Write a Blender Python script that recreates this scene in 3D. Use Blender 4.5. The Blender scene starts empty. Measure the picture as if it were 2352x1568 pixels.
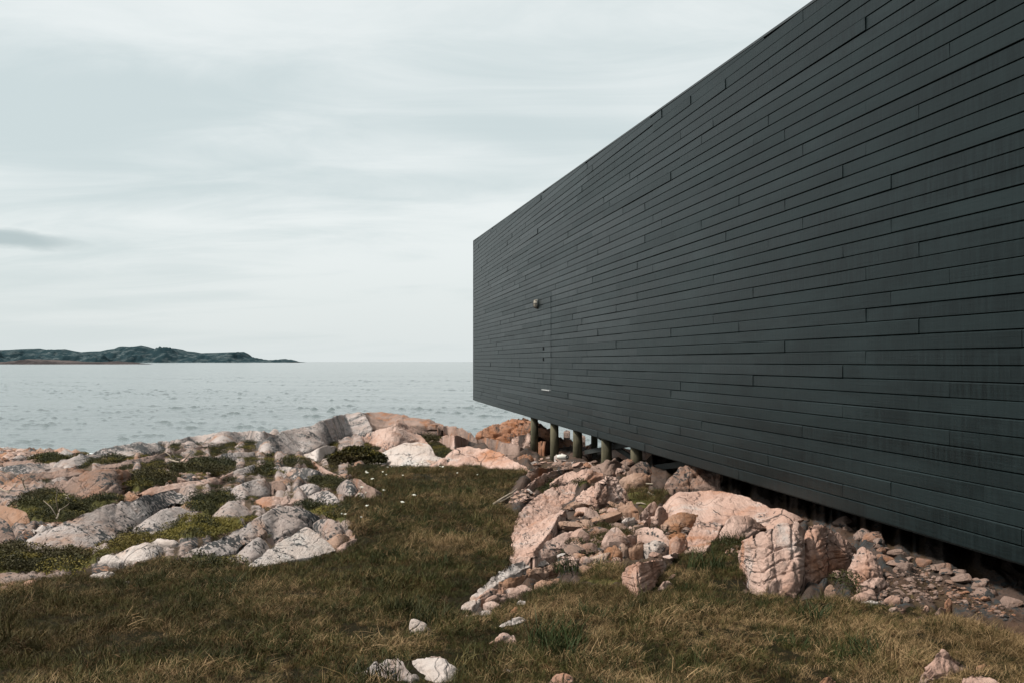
import bpy, math, random
import numpy as np
from mathutils import Vector

random.seed(7)
RNG = np.random.default_rng(11)
R = math.radians
scene = bpy.context.scene
COL = scene.collection

# ------------------------------------------------------------------ camera, sky, sun, exposure
EYE = 1.65                      # eye height above the near meadow
F = 2205.0                      # focal length in units of a 2352-wide picture
CX, HY = 1176.0, 830.0          # picture centre column, horizon row
cam_d = bpy.data.cameras.new('camera')
cam = bpy.data.objects.new('camera', cam_d)
COL.objects.link(cam)
cam.location = (0, 0, EYE)
cam.rotation_euler = (R(90), 0, 0)
cam_d.sensor_width = 36.0
cam_d.lens = 36.0 * F / 2352.0
cam_d.shift_y = (HY - 784.0) / 2352.0
cam_d.clip_start = 0.05
cam_d.clip_end = 60000
scene.camera = cam

SUN_EL, SUN_AZ = 54.0, -100.0    # elevation; azimuth from +Y towards +X (negative = left)
sun_dir = Vector((math.sin(R(SUN_AZ)) * math.cos(R(SUN_EL)), math.cos(R(SUN_AZ)) * math.cos(R(SUN_EL)), math.sin(R(SUN_EL))))
sd = bpy.data.lights.new('sun', 'SUN')
sd.energy = 5.0
sd.angle = R(9.0)
sd.color = (1.0, 0.93, 0.84)
sun = bpy.data.objects.new('sun', sd)
COL.objects.link(sun)
sun.rotation_euler = sun_dir.to_track_quat('Z', 'Y').to_euler()

world = bpy.data.worlds.new('World')
scene.world = world
world.use_nodes = True


class NT:
    """tiny node helper"""
    def __init__(self, tree):
        self.t = tree
        self.n = tree.nodes
        self.l = tree.links

    def new(self, typ, **kw):
        nd = self.n.new(typ)
        for k, v in kw.items():
            if k == 'ins':
                for kk, vv in v.items():
                    self.put(nd.inputs[kk], vv)
            else:
                setattr(nd, k, v)
        return nd

    def put(self, sock, v):
        if isinstance(v, bpy.types.NodeSocket):
            self.l.new(v, sock)
        elif isinstance(v, bpy.types.Node):
            self.l.new(v.outputs[0], sock)
        else:
            if sock.type == 'RGBA' and len(v) == 3:
                v = (*v, 1)
            sock.default_value = v

    def math(self, op, a, b=None, c=None, clamp=False):
        nd = self.n.new('ShaderNodeMath')
        nd.operation = op
        nd.use_clamp = clamp
        self.put(nd.inputs[0], a)
        if b is not None:
            self.put(nd.inputs[1], b)
        if c is not None:
            self.put(nd.inputs[2], c)
        return nd.outputs[0]

    def vmath(self, op, a, b=None):
        nd = self.n.new('ShaderNodeVectorMath')
        nd.operation = op
        self.put(nd.inputs[0], a)
        if b is not None:
            self.put(nd.inputs[1], b)
        return nd.outputs[0]

    def noise(self, vec, scale, detail=4, rough=0.55, dist=0.0):
        nd = self.n.new('ShaderNodeTexNoise')
        self.put(nd.inputs['Vector'], vec)
        nd.inputs['Scale'].default_value = scale
        nd.inputs['Detail'].default_value = detail
        nd.inputs['Roughness'].default_value = rough
        nd.inputs['Distortion'].default_value = dist
        return nd.outputs['Fac']

    def ramp(self, fac, lo, hi, a=0.0, b=1.0):
        nd = self.n.new('ShaderNodeMapRange')
        nd.interpolation_type = 'SMOOTHSTEP'
        self.put(nd.inputs[0], fac)
        nd.inputs[1].default_value = lo
        nd.inputs[2].default_value = hi
        nd.inputs[3].default_value = a
        nd.inputs[4].default_value = b
        return nd.outputs[0]

    def mix(self, fac, a, b, blend='MIX'):
        nd = self.n.new('ShaderNodeMix')
        nd.data_type = 'RGBA'
        nd.blend_type = blend
        self.put(nd.inputs[0], fac)
        self.put(nd.inputs[6], a)
        self.put(nd.inputs[7], b)
        return nd.outputs[2]

    def scale_vec(self, vec, s, rot=(0, 0, 0)):
        nd = self.n.new('ShaderNodeMapping')
        self.put(nd.inputs['Vector'], vec)
        nd.inputs['Scale'].default_value = s
        nd.inputs['Rotation'].default_value = rot
        return nd.outputs[0]


def build_world():
    wt = NT(world.node_tree)
    wt.n.clear()
    out = wt.new('ShaderNodeOutputWorld')
    sky = wt.new('ShaderNodeTexSky')
    sky.sky_type = 'NISHITA'
    sky.sun_disc = False
    sky.sun_elevation = R(SUN_EL)
    sky.sun_rotation = R(SUN_AZ)
    sky.air_density = 1.2
    sky.dust_density = 2.0
    bg_sky = wt.new('ShaderNodeBackground', ins={'Color': sky, 'Strength': 0.1})
    tc = wt.new('ShaderNodeTexCoord').outputs['Generated']
    sep = wt.new('ShaderNodeSeparateXYZ', ins={'Vector': tc})
    x, y, z = sep.outputs
    zc = wt.math('ADD', wt.math('MAXIMUM', z, 0.0), 0.16)
    cmb = wt.new('ShaderNodeCombineXYZ', ins={'X': wt.math('DIVIDE', x, zc), 'Y': wt.math('DIVIDE', y, zc), 'Z': 0.0}).outputs[0]
    v1 = wt.scale_vec(cmb, (0.45, 0.85, 1), (0, 0, R(24)))
    n1 = wt.noise(v1, 0.9, 3, 0.5, 0.4)
    v2 = wt.scale_vec(cmb, (0.6, 1.5, 1), (0, 0, R(24)))
    n2 = wt.noise(v2, 2.0, 6, 0.62, 0.8)
    n12 = wt.math('ADD', wt.math('MULTIPLY', n1, 0.74), wt.math('MULTIPLY', n2, 0.26))
    dens = wt.ramp(n12, 0.38, 0.56)
    col = wt.mix(dens, (0.55, 0.625, 0.632), (0.745, 0.785, 0.78))
    # horizon: a slightly cooler, softer veil
    hz = wt.ramp(z, 0.0, 0.16, 1.0, 0.0)
    col = wt.mix(wt.math('MULTIPLY', hz, 0.75), col, (0.63, 0.68, 0.683))
    # one small dark lens-shaped cloud low over the island
    yy = wt.math('MAXIMUM', y, 0.05)
    hx = wt.math('DIVIDE', x, yy)
    hz2 = wt.math('DIVIDE', z, yy)
    wob = wt.noise(wt.scale_vec(tc, (10, 10, 40)), 1.0, 4, 0.6)
    hz3 = wt.math('ADD', hz2, wt.math('MULTIPLY', wt.math('SUBTRACT', wob, 0.5), 0.018))
    ex = wt.math('POWER', wt.math('DIVIDE', wt.math('SUBTRACT', hx, -0.56), 0.125), 2.0)
    ez = wt.math('POWER', wt.math('DIVIDE', wt.math('ADD', wt.math('SUBTRACT', hz3, 0.130), wt.math('MULTIPLY', wt.math('SUBTRACT', hx, -0.53), 0.12)), 0.0105), 2.0)
    m = wt.ramp(wt.math('ADD', ex, ez), 0.15, 1.15, 1.0, 0.0)
    col = wt.mix(wt.math('MULTIPLY', m, 0.8), col, (0.36, 0.44, 0.455))
    bg_c = wt.new('ShaderNodeBackground', ins={'Color': col, 'Strength': 1.0})
    mx = wt.new('ShaderNodeMixShader', ins={0: 0.93, 1: bg_sky, 2: bg_c})
    wt.l.new(mx.outputs[0], out.inputs[0])


build_world()
vs = scene.view_settings
scene.display_settings.display_device = 'sRGB'
vs.view_transform = 'Standard'
vs.look = 'None'
vs.exposure = 0.22
vs.gamma = 1.0
vs.use_curve_mapping = False
scene.cycles.max_bounces = 5
scene.cycles.diffuse_bounces = 3
scene.cycles.glossy_bounces = 2
scene.cycles.transparent_max_bounces = 4
scene.cycles.use_denoising = True

# ------------------------------------------------------------------ helpers
def tag(o, label=None, cat=None, group=None, kind=None):
    if label:
        o['label'] = label
    if cat:
        o['category'] = cat
    if group:
        o['group'] = group
    if kind:
        o['kind'] = kind
    return o


def mesh_obj(name, verts, faces, mats, parent=None, smooth=True, face_mats=None):
    me = bpy.data.meshes.new(name)
    verts = np.asarray(verts, dtype=np.float32)
    me.vertices.add(len(verts))
    me.vertices.foreach_set('co', verts.ravel())
    if len(faces) == 0:
        pass
    elif isinstance(faces, np.ndarray) and faces.ndim == 2:
        nf, k = faces.shape
        me.loops.add(nf * k)
        me.loops.foreach_set('vertex_index', faces.astype(np.int32).ravel())
        me.polygons.add(nf)
        me.polygons.foreach_set('loop_start', np.arange(0, nf * k, k, dtype=np.int32))
        me.polygons.foreach_set('loop_total', np.full(nf, k, dtype=np.int32))
    else:
        lt = np.array([len(f) for f in faces], dtype=np.int32)
        ls = np.concatenate([[0], np.cumsum(lt)[:-1]]).astype(np.int32)
        me.loops.add(int(lt.sum()))
        me.loops.foreach_set('vertex_index', np.concatenate([np.asarray(f, dtype=np.int32) for f in faces]))
        me.polygons.add(len(lt))
        me.polygons.foreach_set('loop_start', ls)
        me.polygons.foreach_set('loop_total', lt)
    if not isinstance(mats, (list, tuple)):
        mats = [mats]
    for m in mats:
        me.materials.append(m)
    if face_mats is not None:
        me.polygons.foreach_set('material_index', np.asarray(face_mats, dtype=np.int32))
    if len(me.polygons):
        me.polygons.foreach_set('use_smooth', np.full(len(me.polygons), smooth, dtype=bool))
    me.update(calc_edges=True)
    me.validate()
    o = bpy.data.objects.new(name, me)
    COL.objects.link(o)
    if parent:
        o.parent = parent
    return o


def empty(name, loc, parent=None):
    o = bpy.data.objects.new(name, None)
    o.location = loc
    o.empty_display_size = 0.2
    COL.objects.link(o)
    if parent:
        o.parent = parent
    return o


class MB:
    """collects boxes, bars and tubes into one mesh"""
    def __init__(self):
        self.v, self.f = [], []

    def add(self, vs_, fs):
        b = len(self.v)
        self.v += [tuple(p) for p in vs_]
        self.f += [[i + b for i in f] for f in fs]

    def hexa(self, p8):
        self.add(p8, [(0, 3, 2, 1), (4, 5, 6, 7), (0, 1, 5, 4), (1, 2, 6, 5), (2, 3, 7, 6), (3, 0, 4, 7)])

    def box(self, o, ax, ay, az, lo, hi):
        o, ax, ay, az = Vector(o), Vector(ax), Vector(ay), Vector(az)
        P = []
        for z in (lo[2], hi[2]):
            for (x, y) in ((lo[0], lo[1]), (hi[0], lo[1]), (hi[0], hi[1]), (lo[0], hi[1])):
                P.append(o + ax * x + ay * y + az * z)
        self.hexa(P)

    def tube(self, pts, rad, seg=8, cap=True):
        pts = [Vector(p) for p in pts]
        rad = rad if isinstance(rad, (list, tuple)) else [rad] * len(pts)
        rings = []
        b = len(self.v)
        for i, p in enumerate(pts):
            d = (pts[min(i + 1, len(pts) - 1)] - pts[max(i - 1, 0)]).normalized()
            a = d.cross(Vector((0.31, 0.17, 0.93))).normalized()
            c = d.cross(a)
            for k in range(seg):
                t = 2 * math.pi * k / seg
                self.v.append(tuple(p + (a * math.cos(t) + c * math.sin(t)) * rad[i]))
        n = len(pts)
        for i in range(n - 1):
            for k in range(seg):
                k2 = (k + 1) % seg
                self.f.append([b + i * seg + k, b + i * seg + k2, b + (i + 1) * seg + k2, b + (i + 1) * seg + k])
        if cap:
            self.f.append([b + k for k in range(seg)][::-1])
            self.f.append([b + (n - 1) * seg + k for k in range(seg)])

    def build(self, name, mat, parent=None, smooth=False):
        return mesh_obj(name, self.v, self.f, mat, parent, smooth)


# ---- numpy noise
_perm = np.random.default_rng(5).permutation(512).astype(np.int64)
_perm = np.concatenate([_perm, _perm, _perm])
_g = np.random.default_rng(6).normal(size=(512, 3))
_g /= np.linalg.norm(_g, axis=1)[:, None]


def _h(ix, iy, iz):
    return _perm[(_perm[(_perm[ix & 511] + iy) & 511] + iz) & 511]


def pn(P):
    P = np.asarray(P, dtype=np.float64)
    I = np.floor(P).astype(np.int64)
    f = P - I
    w = f * f * f * (f * (f * 6 - 15) + 10)
    res = 0
    for dx in (0, 1):
        wx = w[..., 0] if dx else 1 - w[..., 0]
        for dy in (0, 1):
            wy = w[..., 1] if dy else 1 - w[..., 1]
            for dz in (0, 1):
                wz = w[..., 2] if dz else 1 - w[..., 2]
                g = _g[_h(I[..., 0] + dx, I[..., 1] + dy, I[..., 2] + dz)]
                d = (f[..., 0] - dx) * g[..., 0] + (f[..., 1] - dy) * g[..., 1] + (f[..., 2] - dz) * g[..., 2]
                res = res + wx * wy * wz * d
    return res * 1.6


def fbm(P, oct_=4, gain=0.5):
    s, a = 0, 1.0
    P = np.asarray(P, dtype=np.float64)
    for i in range(oct_):
        s = s + a * pn(P + 17.3 * i)
        P = P * 2.03
        a *= gain
    return s


def worley(P, facets=False):
    """distance to the nearest cell border (F2-F1), and a random value per cell"""
    P = np.asarray(P, dtype=np.float64)
    I = np.floor(P).astype(np.int64)
    f = P - I
    f1 = np.full(P.shape[0], 9.0)
    f2 = np.full(P.shape[0], 9.0)
    idc = np.zeros(P.shape[0], dtype=np.int64)
    tilt = np.zeros(P.shape[0])
    for dx in (-1, 0, 1):
        for dy in (-1, 0, 1):
            for dz in (-1, 0, 1):
                h = _h(I[:, 0] + dx, I[:, 1] + dy, I[:, 2] + dz)
                off = _g[h] * 0.5 + 0.5
                d = np.sqrt((dx + off[:, 0] - f[:, 0]) ** 2 + (dy + off[:, 1] - f[:, 1]) ** 2 + (dz + off[:, 2] - f[:, 2]) ** 2)
                c = d < f1
                f2 = np.where(c, f1, np.minimum(f2, d))
                idc = np.where(c, h, idc)
                f1 = np.where(c, d, f1)
                g = _g[(h * 7 + 3) & 511]
                tilt = np.where(c, -((dx + off[:, 0] - f[:, 0]) * g[:, 0] + (dy + off[:, 1] - f[:, 1]) * g[:, 1] + (dz + off[:, 2] - f[:, 2]) * g[:, 2]), tilt)
    if facets:
        return f2 - f1, (idc % 97) / 97.0, tilt
    return f2 - f1, (idc % 97) / 97.0


def in_poly(x, y, poly):
    ins = np.zeros(x.shape, dtype=bool)
    n = len(poly)
    j = n - 1
    for i in range(n):
        xi, yi = poly[i]
        xj, yj = poly[j]
        if yi != yj:
            c = ((yi > y) != (yj > y)) & (x < (xj - xi) * (y - yi) / (yj - yi) + xi)
            ins ^= c
        j = i
    return ins


# crops of the photograph that outlines were measured in -> 2352-wide coordinates
CROP = {'f': (0, 0, 1), '1': (0, 914.7, .25), '2': (522.7, 898.3, .25), '3': (1029, 931, .25), '4': (1470, 1012.7, .25),
        '5': (1764, 1176, .25), '6': (735, 1176, .25), '7': (0, 1176, .3472)}


def cv(crop, pts):
    ox, oy, s = CROP[crop]
    return [(ox + a * s, oy + b * s) for a, b in pts]


# ------------------------------------------------------------------ outlines of the rocks, in the photograph's plane
ROCKPOLY = []
SPEC = []


def rock(label, crop, tilt, mat, style, top, bot, name='rock', cat='rock', group=None, obl=False):
    """a rock whose near foot stands on the ground where the photograph shows it; tilt = mean slope of its visible face"""
    top, bot = cv(crop, top), cv(crop, bot)
    SPEC.append((label, tilt, mat, style, top, bot, name, cat, group, obl))
    ROCKPOLY.append(top + bot[::-1])


# ---- outlines: the shore outcrop on the left
OL = 'rocks of the shore outcrop'
rock('pale pink slab tapering down to the meadow edge, lowest slab of the left outcrop', '7', 16, 'white', 'smooth', [(1640, 350), (1760, 250), (1900, 170), (2030, 90), (2120, 150), (2220, 245)], [(1640, 352), (1700, 374), (1800, 346), (1950, 312), (2080, 292), (2220, 250)], group=OL)
rock('rounded whitish block speckled with black lichen on top of the lowest pale slab', '2', 22, 'grey', 'smooth', [(780, 1215), (850, 1172), (950, 1168), (1040, 1212), (1076, 1290)], [(780, 1222), (850, 1282), (920, 1332), (1000, 1312), (1076, 1296)], group=OL)
rock('orange tinted block wedged under the rounded whitish block at the meadow edge', '2', 22, 'orange', 'smooth', [(905, 1372), (1000, 1312), (1080, 1302), (1122, 1338)], [(905, 1380), (1000, 1424), (1060, 1398), (1122, 1345)], group=OL)
rock('thin pale wedge of rock pointing into the grass, rightmost tip of the left outcrop', '2', 19, 'pink', 'slab', [(1000, 1430), (1080, 1380), (1188, 1352)], [(1000, 1440), (1060, 1456), (1120, 1432), (1188, 1366)], group=OL)
rock('long white slab with black lichen drifts running up behind the lowest pale slab', '2', 18, 'grey', 'smooth', [(-396, 1486), (-150, 1385), (0, 1310), (200, 1200), (330, 1130), (450, 1075), (570, 1052), (650, 1065), (760, 1105), (850, 1160)], [(-396, 1492), (-200, 1504), (0, 1492), (130, 1432), (240, 1362), (330, 1302), (430, 1372), (560, 1292), (700, 1242), (850, 1170)], group=OL)
rock('shaded grey block caught between the long white slab and the lowest pale slab', '2', 24, 'grey', 'smooth', [(85, 1500), (200, 1380), (290, 1330), (360, 1390), (392, 1440)], [(85, 1506), (150, 1542), (250, 1532), (340, 1472), (392, 1448)], group=OL)
rock('grey domed boulder rising from yellow moss behind the long white slab', '1', 24, 'grey', 'smooth', [(1935, 1085), (2030, 1000), (2100, 942), (2170, 935), (2260, 980), (2322, 1045)], [(1935, 1092), (2030, 1102), (2150, 1102), (2250, 1106), (2322, 1054)], group=OL)
rock('biggest grey slab on the left, sloping down into the grass and blotched with dark lichen', '1', 16, 'grey', 'smooth', [(200, 1330), (420, 1200), (640, 1120), (860, 1010), (1050, 960), (1300, 900), (1480, 850), (1600, 838), (1690, 870), (1780, 970)], [(200, 1338), (330, 1402), (520, 1412), (700, 1372), (900, 1342), (1080, 1292), (1210, 1182), (1300, 1082), (1440, 1032), (1600, 962), (1780, 985)], group=OL)
rock('triangular grey slab leaning against the right of the biggest grey slab', '1', 17, 'grey', 'smooth', [(1220, 1200), (1350, 1090), (1500, 1020), (1640, 985), (1760, 1040), (1892, 1078)], [(1220, 1210), (1240, 1256), (1400, 1242), (1500, 1236), (1580, 1182), (1700, 1122), (1892, 1090)], group=OL)
rock('white speckled boulder lying in yellow moss below the triangular slab', '1', 17, 'white', 'smooth', [(1060, 1430), (1200, 1360), (1330, 1322), (1430, 1335), (1502, 1370)], [(1060, 1436), (1150, 1482), (1300, 1492), (1410, 1472), (1502, 1378)], group=OL)
rock('flat pale stone touching the upper edge of the white speckled boulder', '1', 20, 'white', 'small', [(1390, 1312), (1470, 1285), (1600, 1300), (1642, 1330)], [(1390, 1318), (1500, 1346), (1642, 1338)], group=OL)
rock('low pale stone at the left end of the white speckled boulder', '1', 28, 'white', 'small', [(890, 1492), (960, 1450), (1060, 1440), (1142, 1500)], [(890, 1498), (950, 1518), (1080, 1516), (1142, 1508)], group=OL)
rock('lone pinkish stone sitting in the grass in front of the left outcrop', '7', 30, 'white', 'small', [(588, 430), (640, 395), (700, 388), (757, 402)], [(588, 440), (660, 450), (720, 442), (757, 416)], group=OL)
rock('tiny white stone right of the lone pinkish stone in the grass', '7', 30, 'white', 'small', [(813, 465), (845, 447), (877, 457)], [(813, 469), (850, 474), (877, 463)], group=OL)
rock('smooth pinkish white stone on dry ground left of the biggest grey slab', '1', 30, 'white', 'small', [(300, 1208), (360, 1170), (430, 1160), (497, 1180)], [(300, 1216), (380, 1232), (450, 1212), (497, 1192)], group=OL)
rock('brown ledge with an overhung dark face above a hollow of crowberry', '1', 23, 'brown', 'slab', [(380, 850), (440, 790), (600, 735), (740, 690), (860, 660), (1000, 640), (1120, 650), (1252, 698)], [(380, 858), (500, 872), (600, 892), (700, 912), (800, 942), (900, 922), (1030, 892), (1170, 852), (1252, 715)], group=OL)
rock('smooth blue grey slab at the left edge of the picture below the beach', '1', 12, 'grey', 'whale', [(-300, 650), (0, 628), (150, 605), (300, 590), (430, 590), (502, 630)], [(-300, 720), (0, 702), (150, 706), (280, 668), (400, 652), (502, 636)], group=OL)
rock('long brown rib of rock below the smooth blue grey slab', '1', 16, 'brown', 'slab', [(80, 757), (200, 700), (340, 675), (480, 660), (700, 630), (832, 660)], [(80, 772), (250, 792), (400, 742), (600, 722), (832, 672)], group=OL)
rock('long smooth whaleback of grey rock above the beach at the water', '1', 10, 'grey', 'whale', [(470, 607), (560, 570), (700, 535), (880, 485), (1050, 440), (1220, 412), (1350, 402), (1450, 410), (1532, 465)], [(470, 622), (620, 642), (760, 602), (870, 582), (1000, 562), (1150, 547), (1350, 517), (1450, 492), (1532, 474)], group=OL)
rock('farther pale whaleback on the skyline of the left outcrop, left of the mossy notch', '1', 8, 'grey', 'whale', [(1450, 402), (1600, 380), (1750, 350), (1900, 325), (2060, 300), (2180, 300), (2260, 330), (2292, 395)], [(1450, 410), (1620, 432), (1800, 432), (1970, 412), (2150, 412), (2292, 405)], group=OL)
rock('low pale hump on the skyline at the right of the mossy notch', '2', 9, 'grey', 'whale', [(90, 375), (200, 358), (330, 365), (442, 402)], [(90, 384), (170, 442), (250, 472), (350, 442), (442, 410)], group=OL)
rock('highest hump of the left outcrop, pale granite sprinkled with black lichen against the sea', '2', 11, 'grey', 'whale', [(220, 490), (330, 450), (450, 395), (600, 345), (750, 305), (900, 260), (1080, 205), (1200, 190), (1262, 195), (1292, 260), (1327, 345)], [(220, 502), (330, 562), (500, 592), (650, 582), (760, 547), (860, 502), (960, 462), (1100, 432), (1200, 402), (1327, 355)], group=OL)
rock('brown crest of rock on the skyline right of the highest hump', '2', 16, 'brown', 'slab', [(1250, 200), (1300, 190), (1400, 188), (1560, 200), (1650, 215), (1760, 240), (1880, 265), (1982, 302)], [(1250, 215), (1300, 302), (1450, 332), (1560, 300), (1700, 312), (1850, 312), (1982, 309)], group=OL)
rock('triangular pinkish rock face with orange stains above the pale pink slab', '2', 18, 'pink', 'slab', [(1200, 432), (1300, 390), (1450, 330), (1560, 290), (1620, 290), (1700, 340), (1790, 430), (1842, 480)], [(1200, 442), (1330, 492), (1440, 532), (1560, 522), (1700, 482), (1842, 490)], group=OL)
rock('broad pale pink slab at the far end of the meadow, right of the dark shrub', '2', 16, 'white', 'smooth', [(1300, 642), (1400, 570), (1520, 520), (1640, 475), (1750, 460), (1840, 480), (1900, 560), (2012, 660)], [(1300, 672), (1450, 692), (1600, 694), (1750, 694), (1880, 686), (2012, 670)], group=OL)
rock('smooth pale rock on the left side of the dark shrub', '2', 15, 'white', 'whale', [(700, 577), (800, 540), (900, 495), (992, 502)], [(700, 584), (800, 642), (900, 622), (950, 592), (992, 512)], group=OL)
rock('small brown knob of rock under the skyline crest', '2', 17, 'brown', 'smooth', [(1700, 322), (1790, 292), (1900, 310), (1962, 350)], [(1700, 332), (1800, 362), (1900, 372), (1962, 358)], group=OL)
rock('rounded brown rock at the right end of the left outcrop beside the sea inlet', '2', 22, 'brown', 'slab', [(1930, 332), (2000, 310), (2100, 320), (2180, 350), (2260, 400), (2322, 480)], [(1930, 342), (1960, 422), (2050, 432), (2150, 452), (2240, 482), (2322, 492)], group=OL)
rock('cracked pinkish block below the rounded brown rock', '2', 19, 'pink', 'smooth', [(1920, 442), (2000, 400), (2120, 400), (2232, 460)], [(1920, 452), (2000, 522), (2080, 532), (2160, 502), (2232, 472)], group=OL)
rock('wide low pink slab ending the meadow just left of the piles', '3', 15, 'rose', 'slab', [(-180, 570), (-50, 500), (60, 400), (180, 370), (330, 390), (480, 440), (620, 510), (752, 590)], [(-180, 577), (0, 570), (200, 566), (350, 572), (480, 592), (620, 606), (752, 604)], group=OL)
rock('smooth brown hump between the wide pink slab and the first pile', '3', 17, 'brown', 'whale', [(265, 312), (350, 295), (440, 310), (560, 340), (650, 370), (717, 402)], [(265, 322), (400, 392), (500, 442), (570, 477), (640, 452), (717, 410)], group=OL)
rock('dark brown boulder at the foot of the first pile', '3', 40, 'brown', 'block', [(635, 472), (700, 445), (760, 450), (787, 490)], [(635, 486), (700, 518), (787, 512)])
rock('grey ledge stepping down left of the dark shrub', '2', 19, 'grey', 'smooth', [(370, 712), (450, 690), (560, 690), (650, 710), (722, 790)], [(370, 722), (500, 762), (620, 812), (722, 802)], group=OL)
rock('grey block right of the stepped grey ledge', '2', 20, 'grey', 'smooth', [(650, 702), (740, 700), (830, 720), (882, 770)], [(650, 712), (740, 802), (830, 792), (882, 777)], group=OL)
rock('narrow pale strip of rock running down to the orange stone', '2', 18, 'pink', 'slab', [(720, 602), (790, 640), (860, 690), (960, 740), (1042, 780)], [(720, 612), (780, 672), (880, 722), (960, 802), (1042, 792)], group=OL)
rock('small orange stone at the corner of the meadow below the dark shrub', '2', 35, 'orange', 'small', [(1020, 772), (1080, 740), (1142, 775)], [(1020, 778), (1080, 802), (1142, 786)], group=OL)
rock('upright grey slab leaning at the meadow edge, left one of a pair', '2', 31, 'grey', 'smooth', [(1000, 902), (1040, 830), (1100, 805), (1160, 840), (1212, 920)], [(1000, 908), (1080, 952), (1150, 972), (1212, 932)], group=OL)
rock('dark sloping slab reaching into the grass, right one of the leaning pair', '2', 27, 'brown', 'slab', [(1150, 802), (1190, 790), (1260, 840), (1350, 890), (1442, 945)], [(1150, 812), (1230, 932), (1300, 977), (1380, 972), (1442, 952)], group=OL)
rock('rounded grey boulder at the meadow edge below the leaning pair of slabs', '2', 21, 'grey', 'smooth', [(740, 972), (830, 920), (920, 905), (990, 940), (1030, 1010), (1062, 1050)], [(740, 986), (820, 1032), (900, 1062), (980, 1067), (1062, 1058)], group=OL)
rock('small grey boulder beside the mossy gap below the narrow pale strip', '2', 20, 'grey', 'smooth', [(660, 872), (720, 840), (800, 850), (862, 890)], [(660, 892), (750, 942), (862, 902)], group=OL)
rock('broad grey rock with a dark hollow at its right, middle of the left outcrop', '2', 20, 'grey', 'smooth', [(0, 912), (120, 850), (240, 810), (340, 800), (402, 850)], [(0, 932), (100, 1002), (250, 962), (340, 962), (402, 915)], group=OL)
rock('dark domed rock beside the broad grey rock in the middle of the left outcrop', '2', 26, 'brown', 'smooth', [(370, 842), (420, 820), (490, 820), (540, 860), (552, 900)], [(370, 852), (460, 932), (552, 912)], group=OL)
rock('flat pale slab with orange edges above the long white slab', '2', 16, 'pink', 'slab', [(240, 1012), (330, 965), (430, 960), (560, 965), (692, 1000)], [(240, 1022), (350, 1062), (450, 1042), (560, 1034), (692, 1010)], group=OL)
rock('long low pink ledge crossing the left outcrop above the biggest grey slab', '1', 16, 'pink', 'slab', [(1260, 872), (1400, 810), (1560, 785), (1800, 755), (2000, 715), (2150, 675), (2252, 640)], [(1260, 882), (1400, 882), (1600, 832), (1850, 802), (2050, 762), (2252, 662)], group=OL)
rock('small pinkish block in the heathy hollow of the left outcrop', '1', 21, 'pink', 'smooth', [(1610, 602), (1690, 545), (1800, 530), (1842, 572)], [(1610, 612), (1680, 652), (1740, 642), (1842, 584)], group=OL)
rock('thin long rib of brown rock just below the smooth whaleback', '1', 15, 'brown', 'slab', [(900, 622), (1050, 590), (1300, 545), (1500, 500), (1700, 455), (1952, 430)], [(900, 642), (1100, 622), (1350, 592), (1550, 542), (1750, 492), (1952, 447)], group=OL)
rock('pale rib of rock below the farther whaleback', '1', 16, 'grey', 'smooth', [(1860, 572), (2000, 520), (2180, 490), (2342, 490)], [(1860, 602), (2000, 582), (2180, 562), (2342, 542)], group=OL)
rock('short grey rib below the pale rib, beside the heathy hollow', '1', 18, 'grey', 'smooth', [(2050, 712), (2180, 650), (2342, 600)], [(2050, 722), (2200, 722), (2342, 692)], group=OL)
rock('dark grey rock cut by the left edge of the picture beside the grass', '1', 25, 'brown', 'smooth', [(-260, 1095), (-100, 1070), (0, 1080), (60, 1120), (120, 1200), (162, 1330)], [(-260, 1372), (0, 1376), (80, 1374), (162, 1340)], group=OL)
rock('orange brown rock at the left edge of the picture above the dark grey rock', '1', 20, 'orange', 'smooth', [(-140, 990), (0, 975), (100, 1000), (240, 1040), (272, 1120)], [(-140, 1082), (50, 1132), (150, 1152), (272, 1140)], group=OL)
rock('small pinkish rock at the left edge of the picture beside the dead branches', '1', 20, 'pink', 'smooth', [(-140, 812), (50, 790), (130, 800), (202, 840)], [(-140, 882), (60, 872), (202, 852)], group=OL)
rock('small orange stone touching the top of the biggest grey slab', '1', 38, 'orange', 'small', [(1130, 882), (1190, 850), (1240, 860), (1282, 908)], [(1130, 896), (1180, 926), (1282, 916)], group=OL)
rock('small brown stone left of the orange stone above the biggest grey slab', '1', 38, 'brown', 'small', [(1045, 892), (1080, 865), (1132, 880)], [(1045, 906), (1090, 917), (1132, 895)], group=OL)
rock('flat brown rocks shelf at the foot of the stony beach', '1', 14, 'brown', 'slab', [(-200, 612), (0, 602), (60, 582), (150, 572), (280, 560), (387, 550)], [(-200, 632), (0, 622), (150, 612), (387, 590)], group=OL)

# ---- red outcrop beyond the piles
OR = 'rust red rocks beyond the piles'
rock('big rust red outcrop in front of the sea inlet behind the first piles', '3', 24, 'red', 'lumpy', [(255, 275), (340, 200), (420, 165), (520, 140), (640, 115), (720, 120), (800, 145), (880, 182), (960, 232), (1080, 300), (1220, 340), (1352, 372)], [(255, 290), (400, 302), (550, 330), (700, 372), (900, 402), (1100, 412), (1352, 400)], group=OR)
rock('pale capped block at the foot of the rust red outcrop behind the first pile', '3', 40, 'pink', 'block', [(570, 330), (600, 290), (680, 262), (790, 265), (892, 300)], [(570, 345), (700, 392), (800, 402), (892, 372)], group=OR)
rock('rounded orange boulder low on the left of the rust red outcrop', '3', 42, 'red', 'block', [(420, 290), (480, 275), (560, 285), (612, 330)], [(420, 310), (500, 342), (612, 348)], group=OR)
rock('orange boulder between the first and the second pile', '3', 45, 'red', 'block', [(780, 370), (820, 330), (900, 320), (972, 372)], [(780, 382), (850, 432), (972, 412)], group=OR)
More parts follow.
